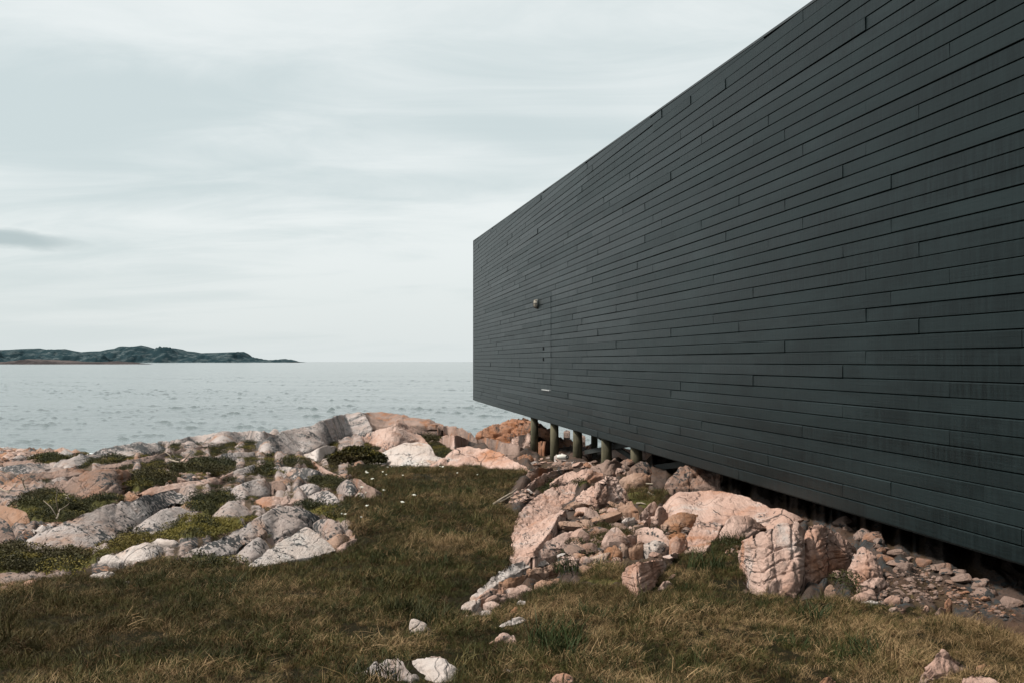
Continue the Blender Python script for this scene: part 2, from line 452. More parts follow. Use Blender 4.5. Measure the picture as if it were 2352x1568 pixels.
rock('whitish boulder between the second and the third pile', '3', 40, 'white', 'block', [(975, 465), (1010, 440), (1060, 440), (1102, 470)], [(975, 475), (1040, 500), (1102, 482)], group=OR)
rock('pale orange boulder seen right of the third pile', '3', 40, 'pink', 'block', [(1180, 440), (1220, 415), (1290, 420), (1322, 450)], [(1180, 452), (1250, 472), (1322, 462)], group=OR)
rock('pale layered ledge lit by the sun beyond the fourth and fifth piles', '3', 15, 'pink', 'slab', [(1430, 415), (1560, 385), (1720, 395), (1800, 415), (1900, 442)], [(1430, 452), (1600, 470), (1720, 462), (1900, 450)], group=OR)
rock('small flat reef in the water right of the third pile', '3', 25, 'brown', 'small', [(1190, 280), (1230, 262), (1262, 282)], [(1190, 288), (1230, 292), (1262, 288)], group=OR)
rock('dark reef in the water between the second and third piles', '3', 25, 'brown', 'small', [(1062, 242), (1085, 222), (1122, 228)], [(1062, 247), (1090, 250), (1122, 247)], group=OR)

# ---- the pink ridge and slabs on the right
OP = 'pink rocks beside the building'
rock('orange rib of rock along the right flank of the white tongue', '6', 30, 'orange', 'sheet', [(1640, 642), (1730, 600), (1830, 595), (1912, 560)], [(1640, 654), (1720, 664), (1830, 632), (1912, 582)], group=OP)
rock('low pink rib in the grass right of the white tongue', '6', 28, 'pink', 'sheet', [(1425, 815), (1500, 745), (1580, 700), (1692, 685)], [(1425, 824), (1560, 782), (1692, 742)], group=OP)
rock('pale humped stone in the grass beside the white tongue', '6', 30, 'pink', 'block', [(1670, 722), (1780, 680), (1870, 666), (1952, 705)], [(1670, 737), (1800, 742), (1952, 722)], group=OP)
rock('pinkish stone in front of the pale humped stone beside the white tongue', '6', 30, 'pink', 'block', [(1520, 812), (1600, 765), (1690, 735), (1782, 775)], [(1520, 822), (1650, 812), (1782, 787)], group=OP)
rock('row of knobbly orange stones fused in one low rib right of the white tongue', '6', 34, 'orange', 'lumpy', [(1900, 540), (2000, 500), (2100, 490), (2190, 470), (2230, 500)], [(1900, 590), (2000, 570), (2120, 550), (2230, 515)], group=OP)
rock('peach stone half sunk in grass at the end of the orange rib', '6', 30, 'orange', 'block', [(1970, 662), (2080, 612), (2202, 600)], [(1970, 674), (2080, 694), (2202, 652)], group=OP)
rock('tall rounded hump of the pink ridge with a shaded right flank', '3', 48, 'rose', 'lumpy', [(1140, 902), (1200, 830), (1300, 735), (1380, 680), (1450, 632), (1520, 632), (1570, 675), (1610, 745), (1640, 825), (1656, 862)], [(1140, 916), (1200, 892), (1260, 934), (1320, 936), (1440, 912), (1500, 898), (1580, 878), (1656, 870)], group=OP)
rock('flat topped ledge crowning the pink ridge behind the hump', '3', 34, 'rose', 'sheet', [(940, 722), (1050, 640), (1150, 600), (1300, 585), (1422, 620)], [(940, 742), (1060, 702), (1170, 702), (1300, 682), (1422, 642)], group=OP)
rock('ribbed ledge at the upper left of the pink ridge, near the second pile', '3', 34, 'rose', 'sheet', [(660, 792), (750, 710), (850, 640), (970, 590), (1092, 580)], [(660, 802), (760, 782), (850, 722), (950, 682), (1092, 602)], group=OP)
rock('dark brown rock at the upper left end of the pink ridge', '3', 42, 'brown', 'block', [(703, 662), (740, 600), (830, 570), (962, 570)], [(703, 674), (760, 682), (850, 642), (962, 592)], group=OP)
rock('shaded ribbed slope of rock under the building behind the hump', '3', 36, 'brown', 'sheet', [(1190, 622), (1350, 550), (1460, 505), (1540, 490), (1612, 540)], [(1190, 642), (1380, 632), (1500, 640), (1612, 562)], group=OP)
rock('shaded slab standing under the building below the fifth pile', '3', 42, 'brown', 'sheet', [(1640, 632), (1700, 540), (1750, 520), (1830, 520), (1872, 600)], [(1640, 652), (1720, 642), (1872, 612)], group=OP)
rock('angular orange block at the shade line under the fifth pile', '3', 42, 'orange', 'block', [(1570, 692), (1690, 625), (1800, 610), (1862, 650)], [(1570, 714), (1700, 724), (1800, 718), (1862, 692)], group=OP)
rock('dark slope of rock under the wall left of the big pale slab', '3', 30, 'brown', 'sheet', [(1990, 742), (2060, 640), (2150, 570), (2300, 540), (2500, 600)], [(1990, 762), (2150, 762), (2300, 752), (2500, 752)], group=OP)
rock('low orange and grey ledge left of the big smooth slab', '4', 18, 'orange', 'slab', [(190, 762), (250, 705), (330, 660), (450, 655), (532, 670)], [(190, 772), (300, 792), (440, 782), (532, 702)], group=OP)
rock('big striped pink boulder with dark cracks, left half', '4', 46, 'rose', 'stripe', [(912, 1032), (960, 930), (1080, 850), (1230, 782), (1290, 745), (1440, 752), (1510, 800)], [(912, 1112), (960, 1192), (1000, 1322), (1060, 1402), (1240, 1414), (1440, 1412), (1510, 1330)], group=OP)
rock('big striped pink boulder, upper right part beyond the long vertical crack', '4', 46, 'rose', 'stripe', [(1480, 900), (1545, 757), (1650, 762), (1750, 792), (1850, 872), (1940, 950), (1982, 1012)], [(1480, 1252), (1560, 1284), (1640, 1300), (1720, 1192), (1800, 1162), (1900, 1132), (1982, 1030)], group=OP)
rock('sloping pink leg of rock at the right end of the striped boulder', '4', 46, 'rose', 'stripe', [(1910, 1202), (1960, 1040), (2040, 962), (2110, 1002), (2190, 1122), (2247, 1250)], [(1910, 1232), (1990, 1284), (2080, 1270), (2180, 1262), (2247, 1258)], group=OP)
rock('pink boulder with a flat top in front of the sloping leg', '4', 38, 'rose', 'block', [(1968, 1372), (2030, 1280), (2120, 1240), (2240, 1250), (2292, 1302)], [(1968, 1380), (2100, 1376), (2200, 1366), (2292, 1314)], group=OP)
rock('pointed orange stone standing in the grass right of the striped boulder', '4', 55, 'orange', 'small', [(1693, 1382), (1720, 1330), (1750, 1316), (1785, 1340), (1807, 1390)], [(1693, 1388), (1740, 1414), (1807, 1398)], group=OP)
rock('rounded stone tucked into the hollow under the striped boulder', '4', 45, 'pink', 'small', [(1758, 1202), (1800, 1170), (1857, 1190)], [(1758, 1210), (1810, 1244), (1857, 1222)], group=OP)
rock('flat pink stone below the flat topped boulder, upper of two', '4', 26, 'pink', 'small', [(1933, 1457), (2030, 1400), (2130, 1380), (2172, 1420)], [(1933, 1467), (2060, 1478), (2172, 1442)], group=OP)
rock('flat pale stone below the flat topped boulder, lower of two', '4', 24, 'white', 'small', [(2028, 1462), (2120, 1450), (2187, 1472)], [(2028, 1477), (2120, 1500), (2187, 1487)], group=OP)
rock('rough pink slab standing in the grass left of the striped boulder', '4', 40, 'rose', 'stripe', [(-158, 1215), (-110, 1130), (0, 1100), (120, 1085), (215, 1095), (250, 1040), (320, 1020), (367, 1035)], [(-158, 1240), (-140, 1332), (-90, 1442), (-20, 1462), (30, 1442), (150, 1332), (220, 1232), (280, 1122), (367, 1052)], group=OP)
rock('pink stone touching the right side of the rough pink slab', '4', 38, 'pink', 'small', [(238, 1282), (290, 1213), (352, 1240)], [(238, 1288), (320, 1288), (352, 1254)], group=OP)
rock('pale angular stone under the right edge of the rough pink slab', '4', 38, 'pink', 'small', [(148, 1382), (215, 1288), (292, 1310)], [(148, 1388), (230, 1384), (292, 1334)], group=OP)
rock('arched pale rock with a dark hollow beneath it left of the big smooth slab', '3', 26, 'pink', 'slab', [(1680, 1147), (1800, 1110), (1920, 1120), (1990, 1170), (2032, 1240)], [(1680, 1157), (1800, 1162), (1900, 1182), (1970, 1232), (2032, 1254)], group=OP)
rock('grey pink slab below the arched pale rock', '3', 24, 'pink', 'slab', [(1740, 1192), (1850, 1178), (1950, 1218), (2012, 1262)], [(1740, 1242), (1850, 1244), (2012, 1274)], group=OP)
rock('whitish rounded boulder in the middle of the stony ground', '3', 45, 'white', 'block', [(1778, 1302), (1800, 1265), (1850, 1238), (1950, 1240), (2027, 1290)], [(1778, 1312), (1840, 1344), (1930, 1360), (2027, 1312)], group=OP)
rock('orange boulder left of the whitish rounded boulder', '3', 45, 'orange', 'block', [(1658, 1312), (1720, 1258), (1802, 1245)], [(1658, 1334), (1730, 1346), (1802, 1322)], group=OP)
rock('pale stone above the orange boulder on the stony ground', '3', 40, 'pink', 'small', [(1598, 1242), (1650, 1190), (1732, 1183)], [(1598, 1254), (1680, 1234), (1732, 1212)], group=OP)
rock('dark orange stone left of the orange boulder on the stony ground', '3', 45, 'orange', 'small', [(1548, 1312), (1600, 1268), (1652, 1280)], [(1548, 1324), (1600, 1354), (1652, 1334)], group=OP)
rock('square pink block with a crack across it right of the whitish boulder', '3', 55, 'pink', 'block', [(2033, 1232), (2090, 1205), (2190, 1220), (2202, 1262)], [(2033, 1334), (2110, 1350), (2180, 1324), (2202, 1300)], group=OP)
rock('brown wedge stone above the square pink block', '3', 42, 'orange', 'small', [(2028, 1192), (2110, 1138), (2182, 1170)], [(2028, 1204), (2100, 1216), (2182, 1204)], group=OP)
rock('brown egg shaped boulder in the grass below the stony ground', '3', 55, 'orange', 'block', [(1433, 1332), (1470, 1293), (1540, 1288), (1602, 1350)], [(1433, 1340), (1500, 1394), (1560, 1408), (1602, 1374)], group=OP)
rock('pale pyramid shaped stone left of the brown egg shaped boulder', '3', 50, 'pink', 'small', [(1203, 1452), (1240, 1383), (1290, 1400), (1332, 1432)], [(1203, 1458), (1270, 1464), (1332, 1444)], group=OP)
rock('smooth orange egg of stone below the pale pyramid shaped stone', '3', 50, 'orange', 'small', [(1193, 1502), (1230, 1468), (1290, 1468), (1322, 1502)], [(1193, 1514), (1250, 1548), (1322, 1524)], group=OP)
rock('dark mottled rock in the middle of the scree below the hump', '3', 40, 'brown', 'lumpy', [(1475, 1097), (1530, 1058), (1600, 1078), (1662, 1110)], [(1475, 1109), (1550, 1144), (1662, 1129)], group=OP)
rock('jagged leaning blade of pink rock left of the big smooth slab', '3', 35, 'pink', 'slab', [(1758, 1012), (1800, 950), (1870, 878), (1912, 878), (1932, 940)], [(1758, 1019), (1820, 1006), (1932, 970)], group=OP)
rock('squat pink rock behind the jagged leaning blade', '3', 48, 'pink', 'block', [(1888, 1060), (1920, 930), (1960, 918), (2022, 1000)], [(1888, 1084), (1950, 1089), (2022, 1014)], group=OP)
rock('thin pale splinter of rock below the jagged leaning blade', '3', 34, 'pink', 'slab', [(1798, 1092), (1840, 1008), (1862, 1010)], [(1798, 1104), (1840, 1090), (1862, 1044)], group=OP)
rock('orange hump of rock at the right foot of the tall rounded hump', '3', 48, 'orange', 'lumpy', [(1540, 962), (1600, 880), (1650, 858), (1700, 888), (1752, 970)], [(1540, 979), (1640, 992), (1752, 984)], group=OP)
rock('small pale slab of rock in the scree, right of the dark mottled rock', '3', 34, 'white', 'small', [(1598, 1062), (1660, 1018), (1722, 1028)], [(1598, 1074), (1650, 1079), (1722, 1044)], group=OP)

rock('main pale ribbed flank of the pink ridge, sloping into the meadow grass', '3', 30, 'rose', 'sheet', [(800, 1375), (905, 1275), (1010, 1120), (1065, 1000), (1135, 890), (1200, 800), (1215, 745), (1180, 700)], [(566, 1412), (592, 1270), (600, 1150), (645, 1000), (725, 905), (830, 820), (960, 750), (1100, 700)], group=OP, obl=True)
rock('bright lower flank of the pink ridge beside the brown hollow in the grass', '3', 36, 'rose', 'sheet', [(790, 1330), (880, 1230), (960, 1120), (1010, 1010), (1075, 960)], [(575, 1412), (588, 1330), (600, 1250), (665, 1150), (760, 1085)], group=OP, obl=True)
rock('flat pinkish slab on the crest of the pink ridge above the bright lower flank', '3', 22, 'rose', 'slab', [(740, 1362), (900, 1250), (1050, 1170), (1160, 1155), (1212, 1200)], [(740, 1382), (900, 1345), (1050, 1312), (1130, 1298), (1212, 1214)], group=OP)
rock('low rib below the flat pinkish slab on the pink ridge', '3', 24, 'pink', 'slab', [(700, 1392), (850, 1320), (1000, 1300), (1062, 1312)], [(700, 1406), (850, 1410), (980, 1384), (1062, 1334)], group=OP)
rock('long narrow white tongue of rock running into the grass, nearest end of the pink ridge', '6', 30, 'white', 'sheet', [(1395, 868), (1490, 780), (1610, 665), (1730, 590), (1880, 520), (2110, 478)], [(1296, 872), (1400, 765), (1560, 610), (1700, 500), (1850, 432), (2060, 425)], group=OP, obl=True)
rock('big smooth pale slab reaching under the wall, shaded on its right', '4', 9, 'rose', 'whale', [(195, 592), (280, 500), (370, 452), (540, 450), (720, 455), (850, 470), (1000, 520), (1150, 580), (1300, 620), (1500, 702)], [(195, 604), (330, 690), (470, 750), (560, 770), (680, 720), (850, 705), (1000, 742), (1150, 800), (1250, 790), (1500, 722)], group=OP)
rock('left leg of pale rock running down from the big smooth slab to the grass', '4', 24, 'rose', 'sheet', [(610, 985), (690, 890), (745, 780), (800, 690), (830, 655)], [(398, 1035), (435, 880), (490, 760), (570, 680), (690, 640)], group=OP, obl=True)
rock('right leg of pale rock below the big smooth slab, beyond a dark cleft', '4', 24, 'rose', 'slab', [(733, 852), (800, 715), (860, 672), (1010, 690), (1162, 775)], [(733, 922), (830, 908), (950, 894), (1060, 836), (1162, 795)], group=OP)

# ---- stones in the foreground grass
rock('lone pale angular stone in a dark tuft of grass in the middle foreground', '6', 55, 'white', 'small', [(822, 1122), (832, 1000), (850, 988), (950, 1028), (1030, 1078), (1062, 1110)], [(822, 1136), (900, 1138), (1000, 1142), (1062, 1118)])
rock('flat white stone in the grass just below the tip of the white tongue', '6', 26, 'white', 'small', [(1333, 957), (1420, 903), (1560, 890), (1612, 920)], [(1333, 961), (1450, 966), (1570, 964), (1612, 932)])
rock('low pinkish stone above the flat white stone near the tip of the white tongue', '6', 28, 'pink', 'small', [(1498, 842), (1560, 820), (1657, 852)], [(1498, 848), (1600, 879), (1657, 874)])
rock('white stone with a pointed left end in the short row of stones', '6', 34, 'white', 'small', [(1628, 1072), (1720, 988), (1850, 948), (1907, 1000)], [(1628, 1079), (1720, 1056), (1800, 1062), (1850, 1042), (1907, 1014)])
rock('tan orange stone in the short row of stones, above the white pointed one', '6', 40, 'orange', 'small', [(1738, 942), (1800, 883), (1855, 886), (1867, 940)], [(1738, 949), (1800, 959), (1867, 950)])
rock('white topped stone at the upper end of the short row of stones', '6', 40, 'white', 'small', [(1778, 862), (1840, 798), (1890, 798), (1897, 850)], [(1778, 869), (1850, 874), (1897, 860)])
rock('rough pink stone at the lower end of the short row of stones', '6', 45, 'pink', 'block', [(1548, 1204), (1610, 1176), (1622, 1130), (1700, 1098), (1790, 1138), (1812, 1200)], [(1548, 1219), (1650, 1222), (1812, 1216)])
rock('grey brown boulder at the bottom of the picture, left of the bright white slab', '6', 36, 'grey', 'block', [(318, 1482), (480, 1400), (600, 1348), (690, 1328), (750, 1348), (830, 1438), (912, 1540)], [(318, 1496), (450, 1506), (600, 1542), (750, 1584), (850, 1604), (912, 1560)])
rock('bright white flat slab in the grass at the bottom of the picture', '6', 15, 'white', 'slab', [(848, 1362), (980, 1340), (1130, 1358), (1220, 1398), (1282, 1452)], [(848, 1386), (890, 1506), (980, 1556), (1100, 1600), (1200, 1580), (1282, 1470)])
rock('thin pinkish flake of stone on the far edge of the bright white slab', '6', 30, 'pink', 'small', [(968, 1325), (1030, 1293), (1100, 1308), (1162, 1345)], [(968, 1332), (1060, 1352), (1162, 1360)])
rock('sliver of pale stone in the grass right of the bright white slab', '6', 22, 'white', 'small', [(1668, 1447), (1740, 1445), (1812, 1488)], [(1668, 1458), (1740, 1500), (1812, 1504)])
rock('pinkish stone cut off by the lower edge of the picture, right of centre', '6', 34, 'pink', 'small', [(2080, 1572), (2150, 1500), (2240, 1478), (2322, 1530)], [(2080, 1606), (2200, 1616), (2322, 1606)])
rock('reddish stone peeping over the lower edge of the picture below the grey brown boulder', '6', 30, 'pink', 'small', [(400, 1562), (480, 1543), (562, 1568)], [(400, 1590), (480, 1596), (562, 1590)])
rock('biggest boulder in the lower right corner, pale pink and fine grained', '5', 40, 'rose', 'block', [(1385, 1568), (1410, 1488), (1500, 1398), (1540, 1290), (1620, 1266), (1720, 1328), (1800, 1388), (1872, 1440)], [(1385, 1604), (1500, 1600), (1600, 1570), (1770, 1510), (1872, 1456)])
rock('pink boulder cut by the lower edge of the picture beside the biggest corner boulder', '5', 38, 'rose', 'block', [(1780, 1530), (1880, 1480), (1960, 1478), (2080, 1538), (2142, 1600)], [(1780, 1644), (1960, 1660), (2142, 1644)])
rock('orange stone behind the two corner boulders', '5', 42, 'orange', 'small', [(1868, 1452), (1930, 1398), (2000, 1388), (2052, 1420)], [(1868, 1466), (1960, 1476), (2052, 1446)])
rock('orange stone right of the two corner boulders', '5', 42, 'orange', 'small', [(2038, 1474), (2120, 1448), (2172, 1490)], [(2038, 1506), (2120, 1522), (2172, 1506)])
rock('rightmost small orange stone in the lower right corner', '5', 42, 'orange', 'small', [(2238, 1484), (2290, 1458), (2322, 1500)], [(2238, 1506), (2290, 1536), (2322, 1522)])
rock('small orange dome of stone at the bottom of the picture left of the corner boulders', '5', 48, 'orange', 'small', [(468, 1562), (500, 1508), (560, 1493), (627, 1550)], [(468, 1590), (550, 1600), (627, 1590)])
rock('flat tan splinter of stone behind the biggest corner boulder', '5', 25, 'orange', 'small', [(1708, 1274), (1760, 1278), (1832, 1318)], [(1708, 1286), (1780, 1314), (1832, 1328)])
rock('pink block at the grass edge under the wall, left of the upright flake', '5', 45, 'pink', 'small', [(1538, 922), (1580, 858), (1632, 880)], [(1538, 934), (1580, 940), (1632, 904)])
rock('upright pale flake of stone at the grass edge under the wall', '5', 65, 'pink', 'small', [(1623, 842), (1665, 772), (1692, 830)], [(1623, 854), (1665, 869), (1692, 854)])
rock('small leaning pink stone in the grass left of the upright flake', '5', 45, 'pink', 'small', [(1413, 912), (1450, 858), (1482, 870)], [(1413, 919), (1450, 912), (1482, 894)])
rock('small pink stone in the grass below the leaning stone', '5', 40, 'pink', 'small', [(1358, 970), (1390, 943), (1422, 965)], [(1358, 977), (1390, 984), (1422, 977)])
rock('long flat tan stone in the grass below the rubble', '5', 20, 'pink', 'small', [(1113, 892), (1180, 876), (1262, 885)], [(1113, 902), (1180, 916), (1262, 897)])
rock('flat pink stone at the lower edge of the rubble, left one', '5', 22, 'pink', 'small', [(1068, 812), (1140, 773), (1217, 787)], [(1068, 818), (1140, 822), (1217, 812)])
rock('pair of orange stones fused in the grass below the upright flake', '5', 40, 'orange', 'small', [(1563, 1002), (1620, 983), (1672, 1000)], [(1563, 1012), (1620, 1029), (1672, 1012)])
rock('long flat straw coloured stone sunk in the grass below the striped boulder', '5', 18, 'white', 'small', [(523, 1037), (600, 1020), (742, 1030)], [(523, 1047), (620, 1059), (742, 1042)])
rock('pale stone in the grass near the right edge above the corner boulders', '5', 30, 'white', 'small', [(2018, 1217), (2060, 1203), (2117, 1230)], [(2018, 1224), (2070, 1240), (2117, 1236)])
# ------------------------------------------------------------------ materials
def new_mat(name):
    m = bpy.data.materials.new(name)
    m.use_nodes = True
    nt = NT(m.node_tree)
    nt.n.clear()
    out = nt.new('ShaderNodeOutputMaterial')
    b = nt.new('ShaderNodeBsdfPrincipled')
    nt.l.new(b.outputs[0], out.inputs[0])
    return m, nt, b


def set_bump(nt, b, height, strength, dist):
    bp = nt.new('ShaderNodeBump', ins={'Height': height, 'Strength': strength, 'Distance': dist})
    nt.l.new(bp.outputs[0], b.inputs['Normal'])


def rock_mat(name, base, base2, stain, stain_amt, white, lichen, moss=0.0, bump=0.7, joint=0.6):
    m, nt, b = new_mat(name)
    pos = nt.new('ShaderNodeNewGeometry').outputs['Position']
    rnd = nt.new('ShaderNodeObjectInfo').outputs['Random']
    pos2 = nt.vmath('ADD', pos, nt.new('ShaderNodeCombineXYZ', ins={'X': nt.math('MULTIPLY', rnd, 31.0), 'Y': nt.math('MULTIPLY', rnd, 17.0), 'Z': 0.0}).outputs[0])
    st = nt.scale_vec(pos2, (3.4, 0.55, 3.0), (R(12), R(24), R(-7)))     # bedding direction
    a = nt.noise(pos2, 1.1, 5, 0.6)
    c = nt.mix(nt.ramp(a, 0.38, 0.62), base, base2)
    s1 = nt.noise(st, 2.2, 6, 0.65, 0.3)
    c = nt.mix(nt.math('MULTIPLY', nt.ramp(s1, 0.50, 0.72), 0.55), c, tuple(x * 0.62 for x in base2))
    s3 = nt.noise(pos2, 0.85, 6, 0.68, 0.5)
    c = nt.mix(nt.ramp(s3, 0.62 - 0.22 * stain_amt, 0.80 - 0.22 * stain_amt, 0.0, 0.85), c, stain)
    w = nt.noise(pos2, 2.6, 7, 0.7, 0.2)
    c = nt.mix(nt.ramp(w, 0.66 - 0.2 * white, 0.86 - 0.2 * white, 0.0, 0.8), c, (0.50, 0.475, 0.455))
    g = nt.noise(pos2, 38, 3, 0.75)
    c = nt.mix(nt.ramp(g, 0.25, 0.75, 0.22, 0.0), c, (0.10, 0.075, 0.065))
    # black and grey lichen: specks gathered into drifts
    patch = nt.noise(pos2, 1.3, 4, 0.6)
    sp = nt.noise(pos2, 21.0, 4, 0.62)
    k = nt.math('ADD', sp, nt.math('MULTIPLY', nt.math('SUBTRACT', patch, 0.52), 0.95))
    c = nt.mix(nt.ramp(k, 0.672 - 0.17 * lichen, 0.700 - 0.17 * lichen, 0.0, 0.94), c, (0.035, 0.04, 0.042))
    k2 = nt.noise(pos2, 5.0, 6, 0.7)
    c = nt.mix(nt.ramp(k2, 0.66, 0.74, 0.0, 0.35 * min(1, lichen + 0.3)), c, (0.16, 0.165, 0.15))
    # dirt-filled joints
    jv = nt.vmath('ADD', nt.scale_vec(pos2, (1.5, 0.62, 1.5), (R(10), R(20), R(-7))), nt.vmath('MULTIPLY', nt.new('ShaderNodeTexNoise', ins={'Vector': pos2, 'Scale': 2.2, 'Detail': 5.0}).outputs['Color'], (.45, .45, .45)))
    joints = []
    for sc_, w_, o_ in ((0.7, .014, .9), (2.1, .020, .55)):
        vo = nt.new('ShaderNodeTexVoronoi', feature='DISTANCE_TO_EDGE', ins={'Vector': jv, 'Scale': sc_})
        brk = nt.ramp(nt.noise(pos2, 1.7 * sc_, 3, .6), .42, .58)
        j = nt.math('MULTIPLY', nt.ramp(vo.outputs['Distance'], 0.0, w_, 1.0, 0.0), brk)
        joints.append(j)
        c = nt.mix(nt.math('MULTIPLY', j, o_ * joint), c, (0.035, 0.026, 0.022))
    if moss > 0:
        at = nt.new('ShaderNodeAttribute', attribute_name='moss').outputs['Fac']
        nz = nt.noise(pos, 5.0, 6, 0.7)
        sl = nt.new('ShaderNodeAttribute', attribute_name='soil').outputs['Fac']
        sk = nt.ramp(nt.math('ADD', sl, nt.math('MULTIPLY', nt.math('SUBTRACT', nt.noise(pos, 7.0, 6, 0.7), 0.5), 0.8)), 0.34, 0.50, 0.0, 0.94)
        c = nt.mix(sk, c, nt.mix(nt.noise(pos, 4.0, 4, 0.6), (0.030, 0.022, 0.013), (0.085, 0.05, 0.025)))
        mk = nt.ramp(nt.math('ADD', at, nt.math('MULTIPLY', nt.math('SUBTRACT', nz, 0.5), 0.9)), 0.42, 0.58)
        mc = nt.mix(nt.noise(pos, 9.0, 4, 0.6), (0.022, 0.028, 0.006), (0.11, 0.095, 0.018))
        c = nt.mix(mk, c, mc)
    nt.put(b.inputs['Base Color'], c)
    b.inputs['Roughness'].default_value = 0.88
    b.inputs['Specular IOR Level'].default_value = 0.25
    hgt = nt.math('ADD', nt.math('MULTIPLY', nt.noise(st, 7.0, 8, 0.72, 0.4), 0.6), nt.math('MULTIPLY', nt.noise(pos2, 24, 6, 0.75), 0.4))
    hgt = nt.math('SUBTRACT', hgt, nt.math('MULTIPLY', nt.math('ADD', joints[0], joints[1]), 0.35))
    set_bump(nt, b, hgt, bump, 0.12)
    return m


M = {}
M['grey'] = rock_mat('rock_grey_lichen', (0.335, 0.275, 0.25), (0.43, 0.38, 0.36), (0.29, 0.145, 0.075), 0.42, 0.68, 0.88)
M['pink'] = rock_mat('rock_pink', (0.40, 0.255, 0.20), (0.50, 0.36, 0.305), (0.34, 0.145, 0.065), 0.62, 0.6, 0.30, joint=0.9)
M['white'] = rock_mat('rock_pale', (0.50, 0.42, 0.375), (0.57, 0.505, 0.47), (0.36, 0.19, 0.10), 0.30, 0.9, 0.28)
M['pale'] = rock_mat('rock_pale_pink', (0.46, 0.34, 0.29), (0.54, 0.44, 0.40), (0.37, 0.18, 0.09), 0.45, 0.7, 0.35)
M['rose'] = rock_mat('rock_rose', (0.47, 0.300, 0.238), (0.56, 0.400, 0.338), (0.37, 0.155, 0.07), 0.58, 0.65, 0.05, joint=1.0)
M['red'] = rock_mat('rock_red', (0.27, 0.125, 0.068), (0.33, 0.175, 0.11), (0.25, 0.095, 0.035), 0.9, 0.12, 0.55)
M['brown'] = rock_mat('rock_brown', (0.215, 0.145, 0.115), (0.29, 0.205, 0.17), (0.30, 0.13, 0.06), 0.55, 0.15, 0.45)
M['orange'] = rock_mat('rock_orange', (0.31, 0.185, 0.125), (0.38, 0.26, 0.20), (0.32, 0.145, 0.065), 0.7, 0.25, 0.15)
M['bed_left'] = rock_mat('bedrock_grey', (0.285, 0.215, 0.185), (0.375, 0.31, 0.285), (0.25, 0.12, 0.058), 0.66, 0.5, 0.85, moss=1)
M['bed_right'] = rock_mat('stony_earth_shade_dark', (0.026, 0.019, 0.014), (0.080, 0.052, 0.040), (0.075, 0.038, 0.02), 0.8, 0.15, 0.6, moss=1)  # dark soil, with shade under the wall's right end added to its colour
M['beach'] = rock_mat('beach_shingle', (0.19, 0.135, 0.11), (0.26, 0.20, 0.17), (0.20, 0.10, 0.05), 0.8, 0.3, 0.5)


def soil_mat():
    m, nt, b = new_mat('meadow_soil')
    pos = nt.new('ShaderNodeNewGeometry').outputs['Position']
    c = nt.mix(nt.noise(pos, 2.0, 6, 0.7), (0.014, 0.012, 0.005), (0.045, 0.034, 0.015))
    c = nt.mix(nt.ramp(nt.noise(pos, 14, 6, 0.75), 0.45, 0.65, 0, 0.7), c, (0.035, 0.038, 0.011))
    nt.put(b.inputs['Base Color'], c)
    b.inputs['Roughness'].default_value = 0.95
    b.inputs['Specular IOR Level'].default_value = 0.1
    set_bump(nt, b, nt.noise(pos, 42, 8, 0.8), 1.0, 0.12)
    return m


def blade_mat(name, lo, hi, straw, straw_amt, trans=0.25):
    m, nt, b = new_mat(name)
    pos = nt.new('ShaderNodeNewGeometry').outputs['Position']
    rnd = nt.new('ShaderNodeObjectInfo').outputs['Random']
    big = nt.noise(pos, 0.75, 5, 0.62, 0.4)
    mid = nt.noise(pos, 3.4, 4, 0.6)
    c = nt.mix(nt.ramp(mid, 0.3, 0.7), lo, hi)
    f = nt.math('ADD', nt.math('MULTIPLY', rnd, 0.42), nt.math('MULTIPLY', big, 0.9))
    c = nt.mix(nt.ramp(f, 0.84 - 0.45 * straw_amt, 1.04 - 0.45 * straw_amt, 0.0, 0.92), c, straw)
    c = nt.mix(nt.ramp(nt.noise(pos, 0.42, 3, 0.5), 0.48, 0.66, 0.0, 0.40), c, (0.060, 0.036, 0.012))
    nt.put(b.inputs['Base Color'], c)
    b.inputs['Roughness'].default_value = 0.7
    b.inputs['Specular IOR Level'].default_value = 0.2
    return m


M['soil'] = soil_mat()
M['blade_green'] = blade_mat('grass_green', (0.019, 0.0225, 0.0045), (0.048, 0.049, 0.011), (0.14, 0.105, 0.040), 0.30)
M['blade_straw'] = blade_mat('grass_straw', (0.0731, 0.0480, 0.0158), (0.1634, 0.1080, 0.0432), (0.3096, 0.2080, 0.1080), 0.75)
M['blade_brown'] = blade_mat('grass_brown', (0.0288, 0.0158, 0.0050), (0.0640, 0.0360, 0.0118), (0.1040, 0.0576, 0.0223), 0.45)
M['blade_lush'] = blade_mat('grass_lush', (0.0160, 0.0255, 0.0070), (0.0320, 0.0465, 0.0126), (0.0800, 0.0675, 0.0210), 0.1)
M['moss_dark'] = blade_mat('crowberry_dark', (0.014, 0.018, 0.005), (0.036, 0.036, 0.010), (0.05, 0.05, 0.015), 0.2)
M['moss_yellow'] = blade_mat('moss_yellow', (0.055, 0.05, 0.008), (0.14, 0.115, 0.02), (0.17, 0.14, 0.03), 0.5)


